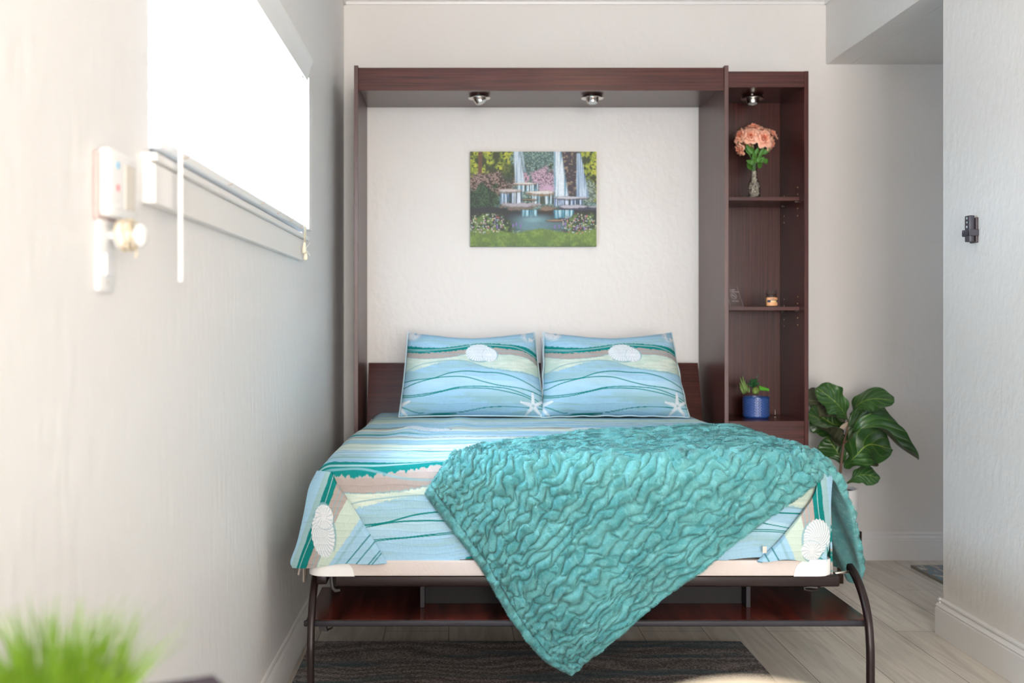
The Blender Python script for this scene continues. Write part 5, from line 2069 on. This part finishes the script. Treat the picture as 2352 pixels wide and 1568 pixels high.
L.new(nz.outputs['Fac'], mul.inputs[0])
L.new(ynm.outputs[0], mul.inputs[2])
frc = nt.nodes.new('ShaderNodeMath')
frc.operation = 'PINGPONG'
frc.inputs[1].default_value = .5
L.new(mul.outputs[0], frc.inputs[0])
nz3 = nt.nodes.new('ShaderNodeTexNoise')
nz3.inputs['Scale'].default_value = 150
L.new(tcn.outputs['Object'], nz3.inputs['Vector'])
add = nt.nodes.new('ShaderNodeMath')
add.operation = 'MULTIPLY_ADD'
add.inputs[1].default_value = 2.1
L.new(nz3.outputs['Fac'], add.inputs[0])
sbb = nt.nodes.new('ShaderNodeMath')
sbb.operation = 'MULTIPLY_ADD'
sbb.inputs[1].default_value = .75
sbb.inputs[2].default_value = -.55
L.new(frc.outputs[0], sbb.inputs[0])
L.new(sbb.outputs[0], add.inputs[2])
crn = nt.nodes.new('ShaderNodeValToRGB')
crn.color_ramp.elements[0].position = .45
crn.color_ramp.elements[0].color = lin(98, 91, 90)
crn.color_ramp.elements[1].position = .95
crn.color_ramp.elements[1].color = lin(160, 152, 148)
e = crn.color_ramp.elements.new(.70)
e.color = lin(122, 115, 113)
L.new(add.outputs[0], crn.inputs[0])
nz4 = nt.nodes.new('ShaderNodeTexNoise')
nz4.inputs['Scale'].default_value = 2.6
mp4 = nt.nodes.new('ShaderNodeMapping')
mp4.inputs['Scale'].default_value = (.7, 5, 1)
mp4.inputs['Location'].default_value = (3, 4, 1)
L.new(tcn.outputs['Object'], mp4.inputs[0])
L.new(mp4.outputs[0], nz4.inputs['Vector'])
mr = nt.nodes.new('ShaderNodeMapRange')
mr.inputs['From Min'].default_value = .54
mr.inputs['From Max'].default_value = .62
L.new(nz4.outputs['Fac'], mr.inputs['Value'])
mxx = nt.nodes.new('ShaderNodeMixRGB')
mxx.inputs[2].default_value = lin(72, 100, 108)
mfac = nt.nodes.new('ShaderNodeMath')
mfac.operation = 'MULTIPLY'
mfac.inputs[1].default_value = .6
L.new(mr.outputs[0], mfac.inputs[0])
L.new(mfac.outputs[0], mxx.inputs[0])
L.new(crn.outputs[0], mxx.inputs[1])
L.new(mxx.outputs[0], bs.inputs['Base Color'])
bb = nt.nodes.new('ShaderNodeBump')
bb.inputs['Strength'].default_value = .8
bb.inputs['Distance'].default_value = .004
L.new(nz3.outputs['Fac'], bb.inputs['Height'])
L.new(bb.outputs[0], bs.inputs['Normal'])
tag(obj('rug', bx(-.515, 1.033, 1.9, 3.916, .0005, .011, .003, 2), M_rug), 'charcoal and grey wave-patterned rug on the floor under the bed end', 'rug')
M_rug2 = mat('blue_grey_rug', rough=.95, spec=.1)
nt = M_rug2.node_tree
tcn = nt.nodes.new('ShaderNodeTexCoord')
wv = nt.nodes.new('ShaderNodeTexNoise')
wv.inputs['Scale'].default_value = 9
wv.inputs['Detail'].default_value = 5
wv.inputs['Distortion'].default_value = 1.5
mp = nt.nodes.new('ShaderNodeMapping')
mp.inputs['Scale'].default_value = (2.2, .9, 1)
nt.links.new(tcn.outputs['Object'], mp.inputs[0])
nt.links.new(mp.outputs[0], wv.inputs['Vector'])
crn = nt.nodes.new('ShaderNodeValToRGB')
crn.color_ramp.elements[0].position = .42
crn.color_ramp.elements[0].color = lin(124, 146, 152)
crn.color_ramp.elements[1].position = .58
crn.color_ramp.elements[1].color = lin(196, 190, 184)
e = crn.color_ramp.elements.new(.5)
e.color = lin(140, 130, 130)
nt.links.new(wv.outputs['Fac'], crn.inputs[0])
nt.links.new(crn.outputs[0], nt.nodes['Principled BSDF'].inputs['Base Color'])
r2 = thing('rug', 'blue-grey mottled rug corner on the floor beyond the right wall', 'rug', (2.7, 4.7, 0))
obj('pile', bx(2.168, 3.3, 4.30, 5.131, .0005, .012, .003, 2), M_rug2, r2)
bm = B()
box(bm, 2.157, 2.167, 4.29, 5.141, .0005, .010, .003, 2)
box(bm, 2.168, 3.3, 5.132, 5.141, .0005, .010, .003, 2)
obj('bound_edge', bm, mat('olive_grey_binding', lin(128, 126, 112), .9, noise=(120, .15)), r2)

# ------------------------------------------------------------------ remote on the right wall
rc = thing('wall_remote', 'slim black remote control in its holder on the right wall', 'remote control', (XR, 3.78, 1.43))
M_blk = mat('black_plastic', lin(66, 64, 74), .35, noise=(60, .08))
M_mark = mat('pale_print', lin(200, 220, 228), .4, noise=(60, .05))
obj('body', bx(XR - .029, XR - .010, 3.765, 3.800, 1.436, 1.527, .0030, 3), M_blk, rc, auto=40)
obj('holder_back', bx(XR - .009, XR - .0005, 3.758, 3.806, 1.432, 1.519, .002, 2), mat('holder_plastic', lin(70, 62, 66), .4, noise=(60, .08)), rc)
bm = B()
box(bm, XR - .034, XR - .0005, 3.754, 3.7645, 1.455, 1.478, .002, 2)
box(bm, XR - .034, XR - .0005, 3.8005, 3.810, 1.455, 1.478, .002, 2)
box(bm, XR - .034, XR - .0300, 3.754, 3.810, 1.457, 1.470, .001, 2)
obj('holder_clip', bm, M_blk, rc)
for z, kind in ((1.518, 'ring'), (1.503, 'tri'), (1.488, 'dot')):
    bm = B()
    if kind == 'tri':
        vs = [bm.verts.new((XR - .0295, 3.7825 + a, z + b)) for a, b in ((-.004, .003), (.004, .003), (0, -.004))]
        bm.faces.new(vs)
        r_ = bmesh.ops.extrude_face_region(bm, geom=bm.faces[:])
        bmesh.ops.translate(bm, vec=(.0008, 0, 0), verts=[v for v in r_['geom'] if isinstance(v, bmesh.types.BMVert)])
    else:
        lathe(bm, [(.0016 if kind == 'ring' else 0, 0), (.0042, 0), (.0042, .0008), (.0016 if kind == 'ring' else 0, .0008)], (0, 0, 0), 20)
        for v in bm.verts:
            v.co = Vector((XR - .0292 - v.co.z, 3.7825 + v.co.x, z + v.co.y))
    obj('button_mark', bm, M_mark, rc)

# ------------------------------------------------------------------ ceiling lamp (above the frame)
M_lamp = bpy.data.materials.new('lit_diffuser')
M_lamp.use_nodes = True
nt = M_lamp.node_tree
nt.nodes.remove(nt.nodes['Principled BSDF'])
em = nt.nodes.new('ShaderNodeEmission')
em.inputs[0].default_value = (1.0, 0.72, 0.46, 1)
em.inputs[1].default_value = LAMP
nt.links.new(em.outputs[0], nt.nodes['Material Output'].inputs[0])
cl = thing('ceiling_light', 'round flush ceiling light with a glowing diffuser', 'ceiling light', (.80, 2.85, ZC))
bm = B()
lathe(bm, [(0, ZC - .0005), (.19, ZC - .0005), (.19, ZC - .03), (.172, ZC - .04), (.172, ZC - .02), (0, ZC - .02)], (.80, 2.85, 0), 48)
obj('base_ring', bm, M_chrome, cl, auto=40)
bm = B()
lathe(bm, [(.170, ZC - .035), (.16, ZC - .055), (.12, ZC - .075), (.06, ZC - .086), (0, ZC - .09)], (.80, 2.85, 0), 48)
obj('diffuser', bm, M_lamp, cl, smooth=True)

# ------------------------------------------------------------------ near the camera: table, grass plant, folder, chair
tb_ = thing('console_table', 'pale table against the left wall holding the grass plant', 'table', (-.16, .82, 0))
M_tab = wood('pale_oak', (3, 30, 30), lin(170, 140, 108), lin(206, 180, 150), .4)
obj('table_top', bx(-.53, .0, .50, 1.30, .690, .715, .003), M_tab, tb_)
for x in (-.50, -.03):
    for y in (.54, 1.26):
        obj('leg', bx(x - .02, x + .02, y - .02, y + .02, 0, .6895, .003), M_tab, tb_)
gp = thing('grass_plant', 'blurred bright green artificial grass in a white pot, nearest the camera', 'plant', (-.355, .98, .7155))
bm = B()
lathe(bm, [(0, .7156), (.040, .7156), (.050, .79), (.054, .800), (.050, .800), (.046, .785), (0, .780)], (-.355, .98, 0), 36)
obj('pot', bm, M_white, gp, auto=40)
gr = random.Random(3)
V, Q = [], []
for k in range(620):
    a = gr.uniform(0, 6.283)
    r = .050 * gr.random() ** .5
    lean = gr.uniform(.0, .85) * (r / .044 * .6 + .4)
    H = gr.uniform(.055, .128)
    bx_, by_ = -.355 + r * math.cos(a), .98 + r * math.sin(a)
    a2 = a + gr.uniform(-.6, .6)
    w = gr.uniform(.0011, .0020)
    yaw = gr.uniform(0, 3.14)
    b0 = len(V)
    for i in range(5):
        t = i / 4
        x = bx_ + math.cos(a2) * lean * H * t ** 1.6
        y = by_ + math.sin(a2) * lean * H * t ** 1.6
        z = .782 + H * t * (1 - .18 * lean * t)
        ww = w * (1 - t ** 2) + .0002
        V += [(x - ww * math.cos(yaw), y - ww * math.sin(yaw), z), (x + ww * math.cos(yaw), y + ww * math.sin(yaw), z)]
    for i in range(4):
        Q.append((b0 + 2 * i, b0 + 2 * i + 1, b0 + 2 * i + 3, b0 + 2 * i + 2))
gb_ = np_mesh('grass_blades', np.array(V), np.array(Q), mat('grass_green', lin(112, 152, 34), .5, noise=(30, .3)), gp)
gb_['kind'] = 'stuff'
fo = thing('folder', 'dark plum folder standing on the table beside the grass plant', 'folder', (-.30, 1.24, .7155))
bm = B()
c0 = Vector((-.2735, 1.25, 0))
d1 = Vector((-.88, -.475, 0)).normalized()
d2 = Vector((d1.y, -d1.x, 0))
if d2.y > 0:
    d2 = -d2
vs = []
for z in (.7156, .7565):
    vs.append([bm.verts.new(p + Vector((0, 0, z))) for p in (c0, c0 + d1 * .15, c0 + d1 * .15 + d2 * .20, c0 + d2 * .20)])
bm.faces.new(vs[0])
bm.faces.new(vs[1][::-1])
for i in range(4):
    j = (i + 1) % 4
    bm.faces.new((vs[0][j], vs[0][i], vs[1][i], vs[1][j]))
bmesh.ops.bevel(bm, geom=bm.edges[:], offset=.003, segments=2, affect='EDGES')
obj('cover', bm, mat('plum_leatherette', lin(66, 54, 62), .85, noise=(80, .1), bump=(300, .3, .001)), fo, auto=40)
fo['label'] = 'dark plum box folder lying on the table at the lower left'
ch = thing('dining_chair', 'cream upholstered chair, only the blurred top of its rounded back in view', 'chair', (.265, .98, 0))
M_uph = mat('cream_upholstery', lin(222, 206, 182), .8, noise=(120, .06), bump=(400, .4, .001))
bm = B()
prof = []
for k in range(33):
    a = math.pi * k / 32
    prof.append((.272 + .215 * math.cos(a), .604 + .222 * math.sin(a) ** .9))
prof += [(.05, .48), (.48, .48)]
prism(bm, prof, 'y', .975, 1.025)
bmesh.ops.bevel(bm, geom=[e for e in bm.edges if abs(e.verts[0].co.y - e.verts[1].co.y) < 1e-6], offset=.018, segments=4, affect='EDGES')
obj('backrest', bm, M_uph, ch, auto=50)
obj('seat', bx(.035, .495, .52, .974, .43, .49, .022, 3), M_uph, ch, auto=50)
for x in (.07, .46):
    for y in (.56, .96):
        obj('leg', bx(x - .016, x + .016, y - .016, y + .016, 0, .4305, .003), M_tab, ch)
